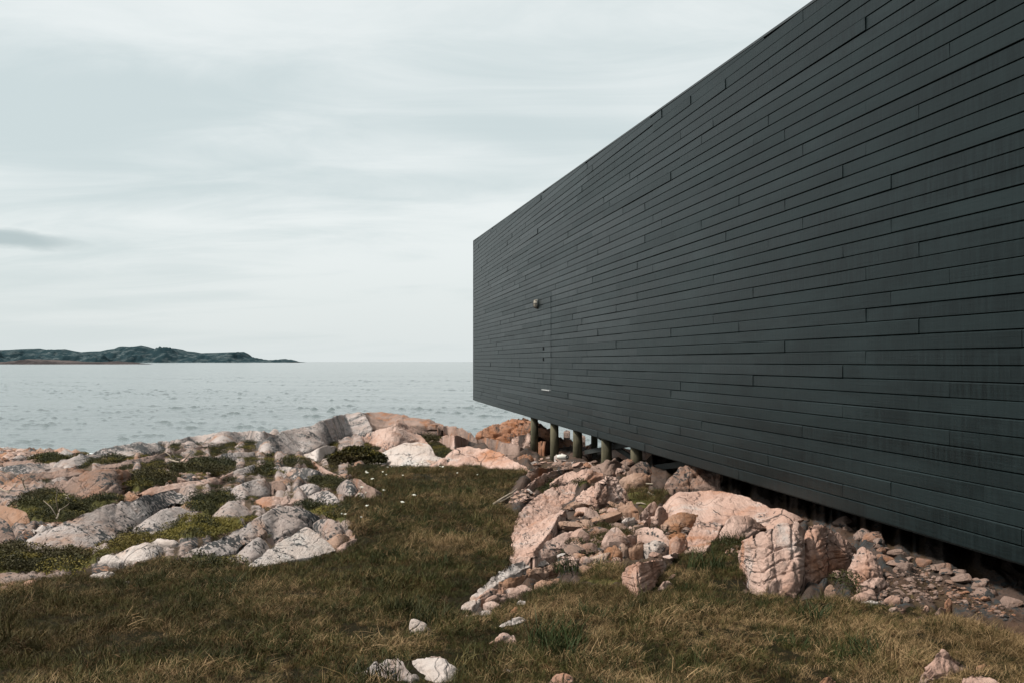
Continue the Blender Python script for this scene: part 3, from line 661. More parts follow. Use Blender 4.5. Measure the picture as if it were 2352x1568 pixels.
def wood_mat(name, base, var, rough, spec):
    m, nt, b = new_mat(name)
    pos = nt.new('ShaderNodeNewGeometry').outputs['Position']
    rnd = nt.new('ShaderNodeObjectInfo').outputs['Random']
    wv = nt.new('ShaderNodeCombineXYZ', ins={'X': nt.math('MULTIPLY', rnd, 53.0), 'Y': nt.math('MULTIPLY', rnd, 29.0), 'Z': 0.0}).outputs[0]
    p2 = nt.vmath('ADD', pos, wv)
    saw = nt.noise(nt.scale_vec(pos, (26, 26, 2.2)), 1.0, 5, 0.65)          # upright saw and weather marks
    grain = nt.noise(nt.scale_vec(p2, (1.1, 1.1, 48)), 1.0, 6, 0.7, 0.6)
    blot = nt.noise(p2, 1.7, 5, 0.6)
    lo = tuple(x * (1 - var) for x in base)
    hi = tuple(x * (1 + var) for x in base)
    c = nt.mix(rnd, lo, hi)
    c = nt.mix(nt.ramp(saw, 0.38, 0.68, 0.0, 0.75), c, tuple(x * 1.9 for x in base))
    c = nt.mix(nt.ramp(blot, 0.48, 0.7, 0.0, 0.5), c, tuple(x * 0.6 for x in base))
    wth = nt.noise(nt.scale_vec(pos, (0.5, 0.5, 1.6)), 1.0, 7, 0.72, 0.4)
    c = nt.mix(nt.ramp(wth, 0.42, 0.70, 0.0, 0.7), c, tuple(x * 2.3 for x in base))
    kn = nt.noise(nt.scale_vec(p2, (2.2, 2.2, 4.5)), 1.9, 2, 0.5)
    c = nt.mix(nt.ramp(kn, 0.76, 0.80, 0.0, 0.7), c, tuple(x * 0.4 for x in base))
    nt.put(b.inputs['Base Color'], c)
    nt.put(b.inputs['Roughness'], nt.math('ADD', nt.math('ADD', rough - 0.16, nt.math('MULTIPLY', saw, 0.22)), nt.math('MULTIPLY', rnd, 0.10)))
    b.inputs['Specular IOR Level'].default_value = spec
    b.inputs['Specular Tint'].default_value = (0.80, 0.97, 1.0, 1)
    hgt = nt.math('ADD', nt.math('MULTIPLY', saw, 0.5), nt.math('MULTIPLY', grain, 0.5))
    set_bump(nt, b, hgt, 0.5, 0.007)
    return m


M['cladding'] = wood_mat('stained_cladding', (0.0050, 0.0082, 0.0088), 0.45, 0.40, 0.19)
M['core'] = wood_mat('building_paper', (0.006, 0.008, 0.008), 0.0, 0.9, 0.1)
M['pile'] = wood_mat('weathered_pile', (0.062, 0.056, 0.036), 0.25, 0.85, 0.2)
M['brace'] = wood_mat('dark_brace', (0.020, 0.021, 0.020), 0.1, 0.75, 0.25)


def plain(name, c, rough=0.6, spec=0.4, metal=0.0, nz=0.25, sc=12.0):
    m, nt, b = new_mat(name)
    pos = nt.new('ShaderNodeNewGeometry').outputs['Position']
    n = nt.noise(pos, sc, 5, 0.65)
    nt.put(b.inputs['Base Color'], nt.mix(n, tuple(x * (1 - nz) for x in c), tuple(min(1, x * (1 + nz)) for x in c)))
    b.inputs['Roughness'].default_value = rough
    b.inputs['Specular IOR Level'].default_value = spec
    b.inputs['Metallic'].default_value = metal
    return m


M['flashing'] = plain('dark_flashing', (0.03, 0.036, 0.038), 0.45, 0.5, 0.3)
M['lens'] = plain('lamp_lens', (0.26, 0.235, 0.195), 0.25, 0.5, 0, 0.25, 30)
M['cast'] = plain('lamp_casting', (0.02, 0.024, 0.024), 0.5, 0.4)
M['sill'] = plain('door_sill', (0.34, 0.35, 0.35), 0.5, 0.4)
M['float_white'] = plain('float_white', (0.62, 0.60, 0.55), 0.6, 0.3)
M['black'] = plain('black_rubber', (0.012, 0.012, 0.013), 0.6, 0.3)
M['drift'] = plain('bleached_wood', (0.25, 0.21, 0.165), 0.85, 0.2)
M['petal'] = plain('white_petal', (0.75, 0.74, 0.66), 0.7, 0.2)
M['stem'] = plain('green_stem', (0.06, 0.075, 0.02), 0.7, 0.2)


def water_mat():
    m, nt, b = new_mat('sea_water')
    pos = nt.new('ShaderNodeNewGeometry').outputs['Position']
    b.inputs['Base Color'].default_value = (0.075, 0.105, 0.112, 1)
    b.inputs['Roughness'].default_value = 0.22
    b.inputs['IOR'].default_value = 1.333
    v = nt.scale_vec(pos, (0.35, 1.0, 1.0), (0, 0, R(-9)))
    w1 = nt.noise(v, 1.3, 6, 0.62, 0.4)
    w2 = nt.noise(v, 0.12, 5, 0.6, 0.3)
    # foam where the swell breaks along the shore
    sep = nt.new('ShaderNodeSeparateXYZ', ins={'Vector': pos})
    at = nt.new('ShaderNodeAttribute', attribute_name='foam').outputs['Fac']
    fz = nt.noise(nt.scale_vec(pos, (0.5, 0.9, 1)), 1.6, 8, 0.75, 0.4)
    fk = nt.ramp(nt.math('ADD', at, nt.math('MULTIPLY', nt.math('SUBTRACT', fz, 0.5), 1.3)), 0.62, 0.80)
    nt.put(b.inputs['Base Color'], nt.mix(fk, (0.100, 0.122, 0.124), (0.72, 0.75, 0.75)))
    nt.put(b.inputs['Roughness'], nt.ramp(fk, 0, 1, 0.14, 0.8))
    set_bump(nt, b, nt.math('ADD', nt.math('MULTIPLY', w1, 0.34), nt.math('MULTIPLY', w2, 0.7)), 0.32, 1.0)
    return m


M['sea'] = water_mat()


def hill_mat(name, a, c2, rockc, amt):
    m, nt, b = new_mat(name)
    pos = nt.new('ShaderNodeNewGeometry').outputs['Position']
    c = nt.mix(nt.noise(pos, 0.006, 7, 0.65), a, c2)
    c = nt.mix(nt.ramp(nt.noise(nt.scale_vec(pos, (1, 1, 3.5)), 0.012, 8, 0.7), 0.55 - amt * 0.2, 0.72 - amt * 0.2, 0, 0.8), c, rockc)
    nt.put(b.inputs['Base Color'], c)
    b.inputs['Roughness'].default_value = 0.95
    b.inputs['Specular IOR Level'].default_value = 0.05
    return m


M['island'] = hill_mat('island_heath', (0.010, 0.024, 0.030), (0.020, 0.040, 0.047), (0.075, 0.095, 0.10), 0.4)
M['skerry'] = hill_mat('skerry_rock', (0.030, 0.028, 0.029), (0.055, 0.046, 0.045), (0.09, 0.075, 0.072), 0.5)

# ------------------------------------------------------------------ terrain
SEA = -6.0       # sea level relative to the eye
CP = []          # (tan of bearing, distance, height relative to the eye)


def cpx(px, py, Y):
    CP.append(((px - CX) / F, Y, -(py - HY) / F * Y))


def cph(px, Y, z):
    CP.append(((px - CX) / F, Y, z))


for u in (-1.6, 0, 1.6):
    CP.append((u, 0.5, -1.58))
for u, z in ((-1.5, -1.6), (-.5, -1.6), (0, -1.6), (.5, -1.62), (1.4, -1.6)):
    CP.append((u, 4.8, z))
for u, z in ((-1.4, -1.8), (-.53, -1.68), (0, -1.72), (.2, -1.68), (.37, -1.585), (1.3, -1.45)):
    CP.append((u, 8.2, z))
for a in ((600, 1290, 8.2), (250, 1250, 9), (0, 1330, 7.5), (870, 1150, 12.5), (1050, 1075, 18.3), (1180, 1086, 17.2), (1110, 1190, 11.0),
          (1100, 1300, 8), (500, 1130, 13), (300, 1080, 16.5), (100, 1130, 13.5), (0, 1080, 20), (600, 1030, 24), (300, 1030, 30), (720, 1130, 13.5),
          (100, 1060, 40), (100, 1036, 61), (0, 1034, 63), (-300, 1041, 60), (800, 1045, 26), (940, 1070, 20), (600, 996, 36), (450, 1012, 38),
          (1500, 1080, 14.5), (1400, 1112, 13.5), (1330, 1132, 13), (1250, 1205, 10.5), (1150, 1370, 7), (1313, 1063, 19.7), (1216, 1033, 24.3),
          (1445, 1062, 15.8), (1700, 1165, 11), (1640, 1122, 12.5), (2000, 1250, 8.5), (2352, 1405, 6.5), (1900, 1370, 6.8), (1600, 1350, 7),
          (2200, 1335, 7.2)):
    cpx(*a)
for a in ((840, 31, -2.45), (1300, 40, -3.6), (1150, 40, -3.6), (1400, 30, -2.9), (1500, 22, -2.05), (1500, 40, -3.7), (1800, 20, -1.7), (1800, 40, -3.2),
          (2300, 15, -1.4), (2300, 40, -2.6), (3200, 20, -1.2), (3600, 50, -3), (600, 52, -5.4), (840, 50, -5.4), (1050, 50, -5.5), (1200, 52, -5.4),
          (1400, 52, -5.6), (1700, 52, -5.2), (300, 45, -4.6), (-1500, 12, -2.3), (-1500, 25, -4.0), (-1500, 50, -6.0)):
    cph(*a)
for px in (-1800, -700, 100, 600, 1100, 1600, 2400, 3800):
    cph(px, 75, -8.2)
    cph(px, 120, -10)
CP = np.array(CP)
_S = np.stack([CP[:, 0] * 2.2, np.log(CP[:, 1] + 1.0)], axis=1)


def _tps(r2):
    return 0.5 * r2 * np.log(r2 + 1e-9)


_n = len(_S)
_K = _tps(((_S[:, None] - _S[None]) ** 2).sum(-1)) + 0.004 * np.eye(_n)
_P = np.concatenate([np.ones((_n, 1)), _S], axis=1)
_A = np.block([[_K, _P], [_P.T, np.zeros((3, 3))]])
_W = np.linalg.solve(_A, np.concatenate([CP[:, 2], np.zeros(3)]))


def base_h(u, Y):
    s = np.stack([np.asarray(u).ravel() * 2.2, np.log(np.asarray(Y).ravel() + 1.0)], axis=1)
    out = np.zeros(len(s))
    for i in range(0, len(s), 40000):
        q = s[i:i + 40000]
        out[i:i + 40000] = _tps(((q[:, None] - _S[None]) ** 2).sum(-1)) @ _W[:_n] + _W[_n] + q @ _W[_n + 1:]
    return out.reshape(np.shape(u))


# zones of ground, outlined in the photograph's plane and carried onto the ground
Z_MEADOW = [[(-3000, 1352), (0, 1348), (100, 1332), (230, 1318), (330, 1292), (420, 1288), (570, 1303), (690, 1280), (818, 1246), (800, 1200), (775, 1170), (800, 1140), (845, 1150), (875, 1140),
             (815, 1096), (790, 1078), (900, 1074), (1000, 1068), (1120, 1072), (1212, 1080), (1190, 1100), (1135, 1162), (1185, 1185), (1190, 1215), (1172, 1290), (1062, 1388), (1075, 1405), (1180, 1380),
             (1300, 1345), (1430, 1345), (1540, 1268), (1700, 1272), (1712, 1368), (1955, 1386), (2150, 1402), (2352, 1475), (5000, 1900), (9000, 30000), (-9000, 30000)]]
Z_TURF = [cv('3', [(1290, 1180), (1420, 1130), (1600, 1150), (1700, 1170), (1600, 1260), (1450, 1300), (1300, 1270)]),
          cv('3', [(1640, 780), (1800, 770), (2010, 790), (1960, 900), (1800, 920), (1690, 880)]),
          cv('3', [(1200, 1560), (1300, 1500), (1600, 1480), (1620, 1600), (1200, 1640)]),
          cv('4', [(280, 1090), (480, 1010), (620, 970), (860, 900), (960, 930), (915, 1100), (990, 1260), (300, 1400), (220, 1260)])]
Z_BEACH = [[(-3000, 1026), (0, 1020), (260, 1028), (215, 1042), (120, 1066), (0, 1074), (-3000, 1085)]]
Z_LEFT = [[(-4000, 1000), (0, 1000), (500, 960), (1070, 930), (1075, 1075), (790, 1078), (815, 1096), (880, 1140), (818, 1246), (570, 1310), (0, 1360), (-4000, 1360)]]
Z_MOSS = [cv('1', [(360, 860), (480, 840), (620, 870), (720, 950), (1000, 905), (1180, 920), (1000, 980), (760, 1060), (560, 1140), (260, 1120), (120, 980)]),
          cv('1', [(1200, 720), (1300, 680), (1480, 700), (1600, 720), (1580, 770), (1400, 800), (1250, 850), (1180, 840)]),
          cv('1', [(1560, 620), (1800, 590), (2080, 610), (2050, 690), (1800, 690), (1600, 660)]),
          cv('1', [(1740, 920), (1950, 870), (2150, 880), (2100, 930), (1950, 1060), (1860, 1060), (1720, 960)]),
          cv('1', [(1540, 1200), (1700, 1130), (2000, 1090), (2300, 1110), (2100, 1220), (1900, 1270), (1650, 1290), (1400, 1260)]),
          cv('1', [(820, 1420), (1000, 1370), (1250, 1250), (1400, 1230), (1300, 1330), (1100, 1400), (900, 1450), (840, 1500)]),
          cv('1', [(1400, 960), (1600, 940), (1680, 980), (1480, 1010)]),
          cv('1', [(0, 1370), (180, 1350), (700, 1390), (900, 1500), (700, 1570), (0, 1600), (-900, 1600), (-900, 1380)]),
          cv('1', [(1640, 1480), (1800, 1430), (2100, 1480), (2150, 1560), (1850, 1568), (1600, 1540)]),
          cv('2', [(150, 420), (260, 400), (340, 430), (250, 470)]), cv('2', [(470, 650), (600, 640), (640, 680), (520, 690)]),
          cv('2', [(270, 720), (420, 720), (430, 770), (300, 770)]), cv('2', [(800, 800), (900, 790), (1030, 830), (960, 890), (860, 860)]),
          cv('2', [(660, 1050), (800, 1020), (1000, 1070), (1100, 1100), (1060, 1200), (900, 1150), (760, 1110)]),
          cv('2', [(1290, 280), (1420, 260), (1460, 330), (1330, 350)]), cv('2', [(1700, 360), (1800, 350), (1920, 430), (1880, 470), (1780, 430)]),
          cv('1', [(0, 560), (500, 560), (900, 560), (1150, 540), (1000, 590), (780, 600)]),
          cv('3', [(800, 830), (900, 760), (960, 730), (1000, 740), (860, 830), (760, 880)]), cv('3', [(1160, 700), (1380, 650), (1400, 670), (1200, 750)])]


def zone(px, py, polys, jit=0.0, wx=None, wy=None):
    x, y = px, py
    if jit:
        q = np.stack([wx * 3.1, wy * 3.1, np.zeros_like(wx)], axis=-1)
        x = px + jit * fbm(q, 3)
        y = py + 0.4 * jit * fbm(q + 50, 3)
    m = np.zeros(np.shape(x), dtype=bool)
    for p in polys:
        m |= in_poly(x, y, p)
    return m


def blur(a, k=2):
    for _ in range(k):
        b = a.copy()
        b[1:-1, 1:-1] = (a[1:-1, 1:-1] * 2 + a[:-2, 1:-1] + a[2:, 1:-1] + a[1:-1, :-2] + a[1:-1, 2:]) / 6
        a = b
    return a


NU, NY = 720, 580
_uc = np.linspace(-0.90, 0.66, NU - 60)
UG = np.concatenate([np.linspace(-2.2, -0.92, 30), _uc, np.linspace(0.68, 2.2, 30)])
YG = np.exp(np.linspace(math.log(1.4), math.log(115.0), NY) ) - 0.9
U2, Y2 = np.meshgrid(UG, YG, indexing='ij')
X2 = U2 * Y2
H = base_h(U2, Y2)
H_SMOOTH = H.copy()
PXg = CX + F * U2
PYg = HY - F * H / Y2
mz_meadow = zone(PXg, PYg, Z_MEADOW, 14, X2, Y2)
mz_turf = zone(PXg, PYg, Z_TURF, 14, X2, Y2) & ~mz_meadow
mz_beach = zone(PXg, PYg, Z_BEACH) & (Y2 > 26)
mz_left = zone(PXg, PYg, Z_LEFT, 8, X2, Y2) & ~mz_meadow
rockw = blur((~(mz_meadow | mz_beach)).astype(float), 4) * np.clip((Y2 - 4.0) / 2.0, 0, 1)
turfw = blur(mz_turf.astype(float), 3)
Q = np.stack([X2, Y2, np.zeros_like(X2)], axis=-1)
# bedding: beds run nearly away from the camera and stand proud as long low ribs
ca, sa = math.cos(R(-9)), math.sin(R(-9))
qa = X2 * ca + Y2 * sa
ql = -X2 * sa + Y2 * ca
scl = np.clip(Y2 / 14.0, 0.55, 2.2)
ribs = 1 - np.abs(pn(np.stack([qa * 2.2 / scl, ql * 0.26 / scl, np.zeros_like(qa)], -1)) * 1.7)
ribs2 = 1 - np.abs(pn(np.stack([qa * 6.0 / scl + 9, ql * 0.5 / scl, np.zeros_like(qa)], -1)) * 1.7)
wc, wid = worley(np.stack([qa.ravel() * 2.2 / scl.ravel(), ql.ravel() * 0.8 / scl.ravel(), np.zeros(qa.size)], -1))
wc = wc.reshape(qa.shape)
wid = wid.reshape(qa.shape)
under = blur(zone(PXg, PYg, ROCKPOLY).astype(float), 3)
lumpy = 0.16 * (ribs - 0.55) + 0.07 * (ribs2 - 0.55) + 0.06 * (wid - 0.5) - 0.06 * np.clip(1 - wc / 0.12, 0, 1) + 0.03 * fbm(Q * 7, 3) + 0.022 * fbm(Q * 19, 3)
H = H + rockw * (1 - 0.75 * turfw) * (lumpy * (1 - 0.8 * under) * scl * 0.7 - 0.14 * under)
swell_ = blur((mz_left & ~mz_beach).astype(float) * (1 - under), 5) * np.clip((Y2 - 7.0) / 3.0, 0, 1)
H = H + swell_ * scl * 0.03
H = H + (1 - rockw) * (0.035 * fbm(Q * 0.9, 3) + 0.012 * fbm(Q * 6, 2))
H = H + mz_beach * 0.10 * fbm(Q * 1.2, 4)
H = np.where(Y2 < 0.0, H, H)
PYg = HY - F * H / Y2
LY = np.log(YG + 0.9)


def terr(u, Y, H=None):
    """height (relative to the eye) of the ground at bearing tan u and distance Y"""
    if H is None:
        H = globals()['H']
    u = np.clip(u, UG[0], UG[-1] - 1e-6)
    i = np.clip(np.searchsorted(UG, u) - 1, 0, NU - 2)
    fu = (u - UG[i]) / (UG[i + 1] - UG[i])
    t = (np.log(np.maximum(Y, YG[0]) + 0.9) - LY[0]) / (LY[1] - LY[0])
    j = np.clip(t.astype(int), 0, NY - 2)
    fy = np.clip(t - j, 0, 1)
    return (H[i, j] * (1 - fu) * (1 - fy) + H[i + 1, j] * fu * (1 - fy) + H[i, j + 1] * (1 - fu) * fy + H[i + 1, j + 1] * fu * fy)


def ground_at(px, py, ymin=2.0, ymax=60.0, smooth=False):
    """distance at which the line of sight through a point of the photograph meets the ground"""
    px = np.atleast_1d(np.asarray(px, float))
    py = np.atleast_1d(np.asarray(py, float))
    ys = np.exp(np.linspace(math.log(ymin), math.log(ymax), 500))
    u = (px - CX) / F
    hh = terr(np.repeat(u[:, None], 500, 1), np.repeat(ys[None], len(u), 0), H_SMOOTH if smooth else None)
    ray = -(py[:, None] - HY) / F * ys[None]
    below = ray <= hh
    k = np.where(below.any(1), below.argmax(1), 499)
    return ys[k]


def ground_z(X, Y):
    return terr(np.asarray(X, float) / np.asarray(Y, float), np.asarray(Y, float)) + EYE


# moss mask for the bedrock material
mossm = blur(zone(PXg, PYg, Z_MOSS, 10, X2, Y2).astype(float), 2)
mossm = np.maximum(mossm, turfw * 0.9)
soilm = np.clip(1.0 - 1.35 * (0.55 * ribs + 0.45 * ribs2) + .35 * np.clip(1 - wc / .2, 0, 1), 0, 1)
idx = np.arange(NU * NY).reshape(NU, NY)
quads = np.stack([idx[:-1, :-1], idx[1:, :-1], idx[1:, 1:], idx[:-1, 1:]], -1).reshape(-1, 4)
V = np.stack([X2, Y2, H + EYE], -1).reshape(-1, 3)


def fm(mask):
    return (mask[:-1, :-1].astype(int) + mask[1:, :-1] + mask[1:, 1:] + mask[:-1, 1:] >= 2).ravel()


f_me, f_be = fm(mz_meadow), fm(mz_beach)
f_le = fm(mz_left) & ~f_me & ~f_be
f_ri = ~(f_me | f_be | f_le)


def ground_part(name, sel, mat):
    fq = quads[sel]
    used, inv = np.unique(fq.ravel(), return_inverse=True)
    o = mesh_obj(name, V[used], inv.reshape(-1, 4), mat)
    at = o.data.attributes.new('moss', 'FLOAT', 'POINT')
    at.data.foreach_set('value', mossm.ravel()[used].astype(np.float32))
    at = o.data.attributes.new('soil', 'FLOAT', 'POINT')
    at.data.foreach_set('value', soilm.ravel()[used].astype(np.float32))
    o['kind'] = 'structure'
    return o


tag(ground_part('meadow', f_me, M['soil']), 'grassy meadow ground in front of the rocks', 'meadow')
tag(ground_part('bedrock', f_le, M['bed_left']), 'grey ribbed bedrock of the shore outcrop beyond the meadow', 'bedrock')
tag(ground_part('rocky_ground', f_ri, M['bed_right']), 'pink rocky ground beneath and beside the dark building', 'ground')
tag(ground_part('beach', f_be, M['beach']), 'stony brown beach at the water line', 'beach')


# ------------------------------------------------------------------ sea
def build_sea():
    ncol, nrow = 440, 800
    u = np.concatenate([np.linspace(-3.0, -0.62, 30), np.linspace(-0.6, 0.12, ncol - 60), np.linspace(0.16, 3.0, 30)])
    y = np.concatenate([np.exp(np.linspace(math.log(44), math.log(520), nrow - 40)), np.exp(np.linspace(math.log(560), math.log(42000), 40))])
    A, B = np.meshgrid(u, y, indexing='ij')
    X = A * B
    a = R(-14)
    p = X * math.cos(a) + B * math.sin(a)
    q = -X * math.sin(a) + B * math.cos(a)
    amp = np.clip(1.25 - np.log(B / 60) / 3.2, 0, 1.15)
    chop = np.clip(pn(np.stack([p * 0.16, q * 0.5, B * 0], -1)) * .6 + 0.55 * pn(np.stack([p * 0.5, q * 1.5, B * 0 + 5], -1)) + .55 * pn(np.stack([p * 1.25, q * 2.3, B * 0 + 15], -1)), -2, 2)
    crest = np.sign(chop) * np.abs(chop) ** 1.4
    gust = 0.55 + 0.75 * np.clip(fbm(np.stack([p * 0.012, q * 0.03, B * 0 + 3], -1), 3), -0.5, 0.9)
    swell = fbm(np.stack([p * 0.02, q * 0.07, B * 0 + 8], -1), 2)
    Hs = SEA + EYE + amp * (0.085 * chop * gust + 0.60 * np.clip(chop - 0.46, 0, 1) * gust + 0.10 * swell)
    far = B > 520
    Hs = np.where(far, SEA + EYE, Hs)
    # the earth's curve is left out: the plane runs to the horizon
    foam = np.clip(1.15 - np.abs(terr(np.clip(A, -2.1, 2.1), np.minimum(B, 113)) - SEA) / 1.1, 0, 1) * (B < 95)
    id_ = np.arange(A.size).reshape(A.shape)
    qd = np.stack([id_[:-1, :-1], id_[1:, :-1], id_[1:, 1:], id_[:-1, 1:]], -1).reshape(-1, 4)
    o = mesh_obj('sea', np.stack([X, B, Hs], -1).reshape(-1, 3), qd, M['sea'])
    at = o.data.attributes.new('foam', 'FLOAT', 'POINT')
    at.data.foreach_set('value', foam.ravel().astype(np.float32))
    tag(o, 'pale grey rippled sea out to the horizon', 'sea', None, 'structure')


build_sea()


# ------------------------------------------------------------------ far land
def ridge(name, prof, dist, depth, mat, label, seed, rough):
    """land whose skyline follows prof (photo columns, photo rows), standing at its own distance"""
    px = np.array([p[0] for p in prof])
    py = np.array([p[1] for p in prof])
    xs = np.linspace(px[0], px[-1], 420)
    ys = np.interp(xs, px, py)
    hgt = np.maximum((HY - ys) / F * dist - SEA, 0.5)
    nd = 46
    t = np.linspace(-1, 1, nd)
    X = ((xs - CX) / F * dist)[:, None] * np.ones(nd)[None]
    Yd = dist + t[None] * depth * np.ones(len(xs))[:, None]
    sh = np.where(t < 0, (1 + t) ** 0.62, (1 - t) ** 0.8)
    Hh = hgt[:, None] * sh[None]
    n = fbm(np.stack([X / depth * 2.2 + seed, Yd / depth * 2.2, X * 0], -1), 5, 0.55)
    Hh = Hh + rough * hgt[:, None] * n * (1 - np.abs(sh[None] - 0.5) * 2 * (sh[None] > 0.5)) * (sh[None] > 0)
    Hh = np.where(np.abs(t)[None] > 0.999, -3.0, Hh) + SEA + EYE
    id_ = np.arange(X.size).reshape(X.shape)
    qd = np.stack([id_[:-1, :-1], id_[1:, :-1], id_[1:, 1:], id_[:-1, 1:]], -1).reshape(-1, 4)
    o = mesh_obj(name, np.stack([X, Yd, Hh], -1).reshape(-1, 3), qd, mat)
    return tag(o, label, name.replace('_', ' '), None, 'structure')


def isl(pts):
    return [((a / 2.6133) / 1.22449, (900 + b / 2.6133) / 1.22449) for a, b in pts]


ridge('island', isl([(-900, 290), (-600, 235), (-300, 225), (0, 216), (60, 214), (120, 210), (200, 208), (290, 205), (350, 216), (410, 213), (480, 210), (540, 222), (600, 232), (660, 227), (740, 225), (790, 213), (850, 205), (900, 190),
       (960, 193), (1000, 188), (1040, 181), (1080, 190), (1150, 210), (1210, 211), (1280, 204), (1330, 214), (1370, 225), (1430, 230), (1480, 240), (1550, 238), (1620, 236), (1700, 233), (1760, 231), (1790, 229), (1820, 243), (1845, 270), (1870, 274), (1890, 275),
       (1920, 293), (1945, 298), (1970, 292), (2010, 290), (2050, 291), (2075, 284), (2100, 282), (2130, 290), (2172, 305)]), 7600, 420, M['island'],
      'dark teal headland of low hills along the horizon at the left', 3.3, 0.6)
ridge('skerry', isl([(-300, 300), (0, 306), (90, 304), (150, 293), (210, 284), (300, 286), (380, 288), (450, 293), (520, 294), (600, 302), (660, 306), (740, 306), (800, 302), (860, 298), (910, 304), (960, 312), (1050, 319)]), 2300, 90, M['skerry'],
      'low reddish skerry at the foot of the headland', 9.1, 0.5)
# ------------------------------------------------------------------ building (z relative to the eye + EYE)
WD = Vector((-0.1711, 0.98525, 0.0))           # along the wall, away from the camera
WN = Vector((-0.98525, -0.1711, 0.0))          # out of the wall, towards the meadow
UP = Vector((0, 0, 1))
C0 = Vector((-1.401, 34.87, EYE))              # far corner at eye level
LEN = 31.6                                     # length of wall built, from the far corner back past the camera's right
ROW, BOT = 0.124, -1.388
WIDTH = 5.2


def wpt(s, h, out=0.0):
    """s metres from the far corner back along the wall, h above the eye, out of the wall"""
    return C0 - WD * s + UP * h + WN * out


def roof_h(s):
    return 4.379 - 0.0308 * s


def s_of_px(px):
    """position along the wall seen at a column of the photograph"""
    u = (px - CX) / F
    # X = -1.401 + 0.1711 s ; Y = 34.87 - 0.98525 s
    return (u * 34.87 + 1.401) / (0.1711 + 0.98525 * u)


B = empty('timber_building', wpt(0, BOT))
tag(B, 'long windowless building clad in dark charcoal boards and raised on timber piles', 'building')


def to_local(o, parent):
    """keep a mesh built in world coordinates where it is under its parent"""
    off = Vector((0, 0, 0))
    p = parent
    while p is not None:
        off += Vector(p.location)
        p = p.parent
    o.location = -off


def part(mb, name, mat, parent=B, smooth=False):
    o = mb.build(name, mat, parent, smooth)
    to_local(o, parent)
    return o


def core():
    mb = MB()
    a = 0.03
    P = []
    for (s, hh) in ((a, None), (LEN, None)):
        for (d) in (-0.022, -WIDTH + 0.03):
            P.append((s, d))
    bot = [wpt(P[0][0], BOT + .02, P[0][1]), wpt(P[2][0], BOT + .02, P[2][1]), wpt(P[3][0], BOT + .02, P[3][1]), wpt(P[1][0], BOT + .02, P[1][1])]
    top = [wpt(s, roof_h(s) - 0.03, d) for (s, d) in (P[0], P[2], P[3], P[1])]
    mb.hexa(bot + top)
    part(mb, 'wall_core', M['core'])
    # end wall facing the sea, and the back wall
    mb = MB()
    for i in range(0, 47):
        h0 = BOT + i * ROW
        h1 = min(h0 + ROW - 0.006, roof_h(0) - 0.03)
        if h1 - h0 > 0.02:
            mb.hexa([wpt(0.03, h0, -0.01), wpt(0.012, h0, -0.01), wpt(0.012, h0, -WIDTH + .03), wpt(0.03, h0, -WIDTH + .03), wpt(0.03, h1, -0.01), wpt(0.008, h1, -0.01), wpt(0.008, h1, -WIDTH + .03), wpt(0.03, h1, -WIDTH + .03)])
    o = part(mb, 'end_wall_boards', M['cladding'])
    o['kind'] = 'stuff'
    # roof sheet with its thin edge flashing
    mb = MB()
    mb.hexa([wpt(-0.01, roof_h(0) - .026, 0.012), wpt(LEN, roof_h(LEN) - .026, 0.012), wpt(LEN, roof_h(LEN) - .026, -WIDTH), wpt(-0.01, roof_h(0) - .026, -WIDTH),
             wpt(-0.01, roof_h(0), 0.012), wpt(LEN, roof_h(LEN), 0.012), wpt(LEN, roof_h(LEN), -WIDTH), wpt(-0.01, roof_h(0), -WIDTH)])
    part(mb, 'roof', M['flashing'])
    # underside: boarded floor with joists across and two long beams on the piles
    mb = MB()
    mb.hexa([wpt(.04, BOT - .02, -0.03), wpt(LEN, BOT - .02, -0.03), wpt(LEN, BOT - .02, -WIDTH + .04), wpt(.04, BOT - .02, -WIDTH + .04),
             wpt(.04, BOT + .015, -0.03), wpt(LEN, BOT + .015, -0.03), wpt(LEN, BOT + .015, -WIDTH + .04), wpt(.04, BOT + .015, -WIDTH + .04)])
    part(mb, 'floor_soffit', M['brace'])
    # a slim corner board closes the far end
    mb = MB()
    mb.hexa([wpt(-0.012, BOT, -0.012), wpt(0.038, BOT, -0.012), wpt(0.038, BOT, 0.013), wpt(-0.012, BOT, 0.013),
             wpt(-0.012, roof_h(0) - .03, -0.012), wpt(0.038, roof_h(0) - .03, -0.012), wpt(0.038, roof_h(0) - .03, 0.013), wpt(-0.012, roof_h(0) - .03, 0.013)])
    part(mb, 'corner_board', M['cladding'])


core()

# the door hidden in the cladding
DS0, DS1 = s_of_px(1248.6), s_of_px(1266.6)
DZ0, DZ1 = -(1095.5 / 1.22449 - HY) / F * 31.2, 1.46
DZ0 = BOT + ROW * round((-0.66 - BOT) / ROW)
DZ1 = DZ0 + ROW * 17
door = MB()
door.hexa([wpt(DS0 + .006, DZ0 + .01, -0.02), wpt(DS1 - .006, DZ0 + .01, -0.02), wpt(DS1 - .006, DZ0 + .01, -0.004), wpt(DS0 + .006, DZ0 + .01, -0.004),
           wpt(DS0 + .006, DZ1 - .01, -0.02), wpt(DS1 - .006, DZ1 - .01, -0.02), wpt(DS1 - .006, DZ1 - .01, -0.004), wpt(DS0 + .006, DZ1 - .01, -0.004)])
door = part(door, 'door', M['core'])
door['label'] = 'flush door hidden in the dark cladding beside the lamp'

# one board mesh: unit length along -WD (towards the camera), unit height, eased edges; ends a touch uneven
_pl = {}


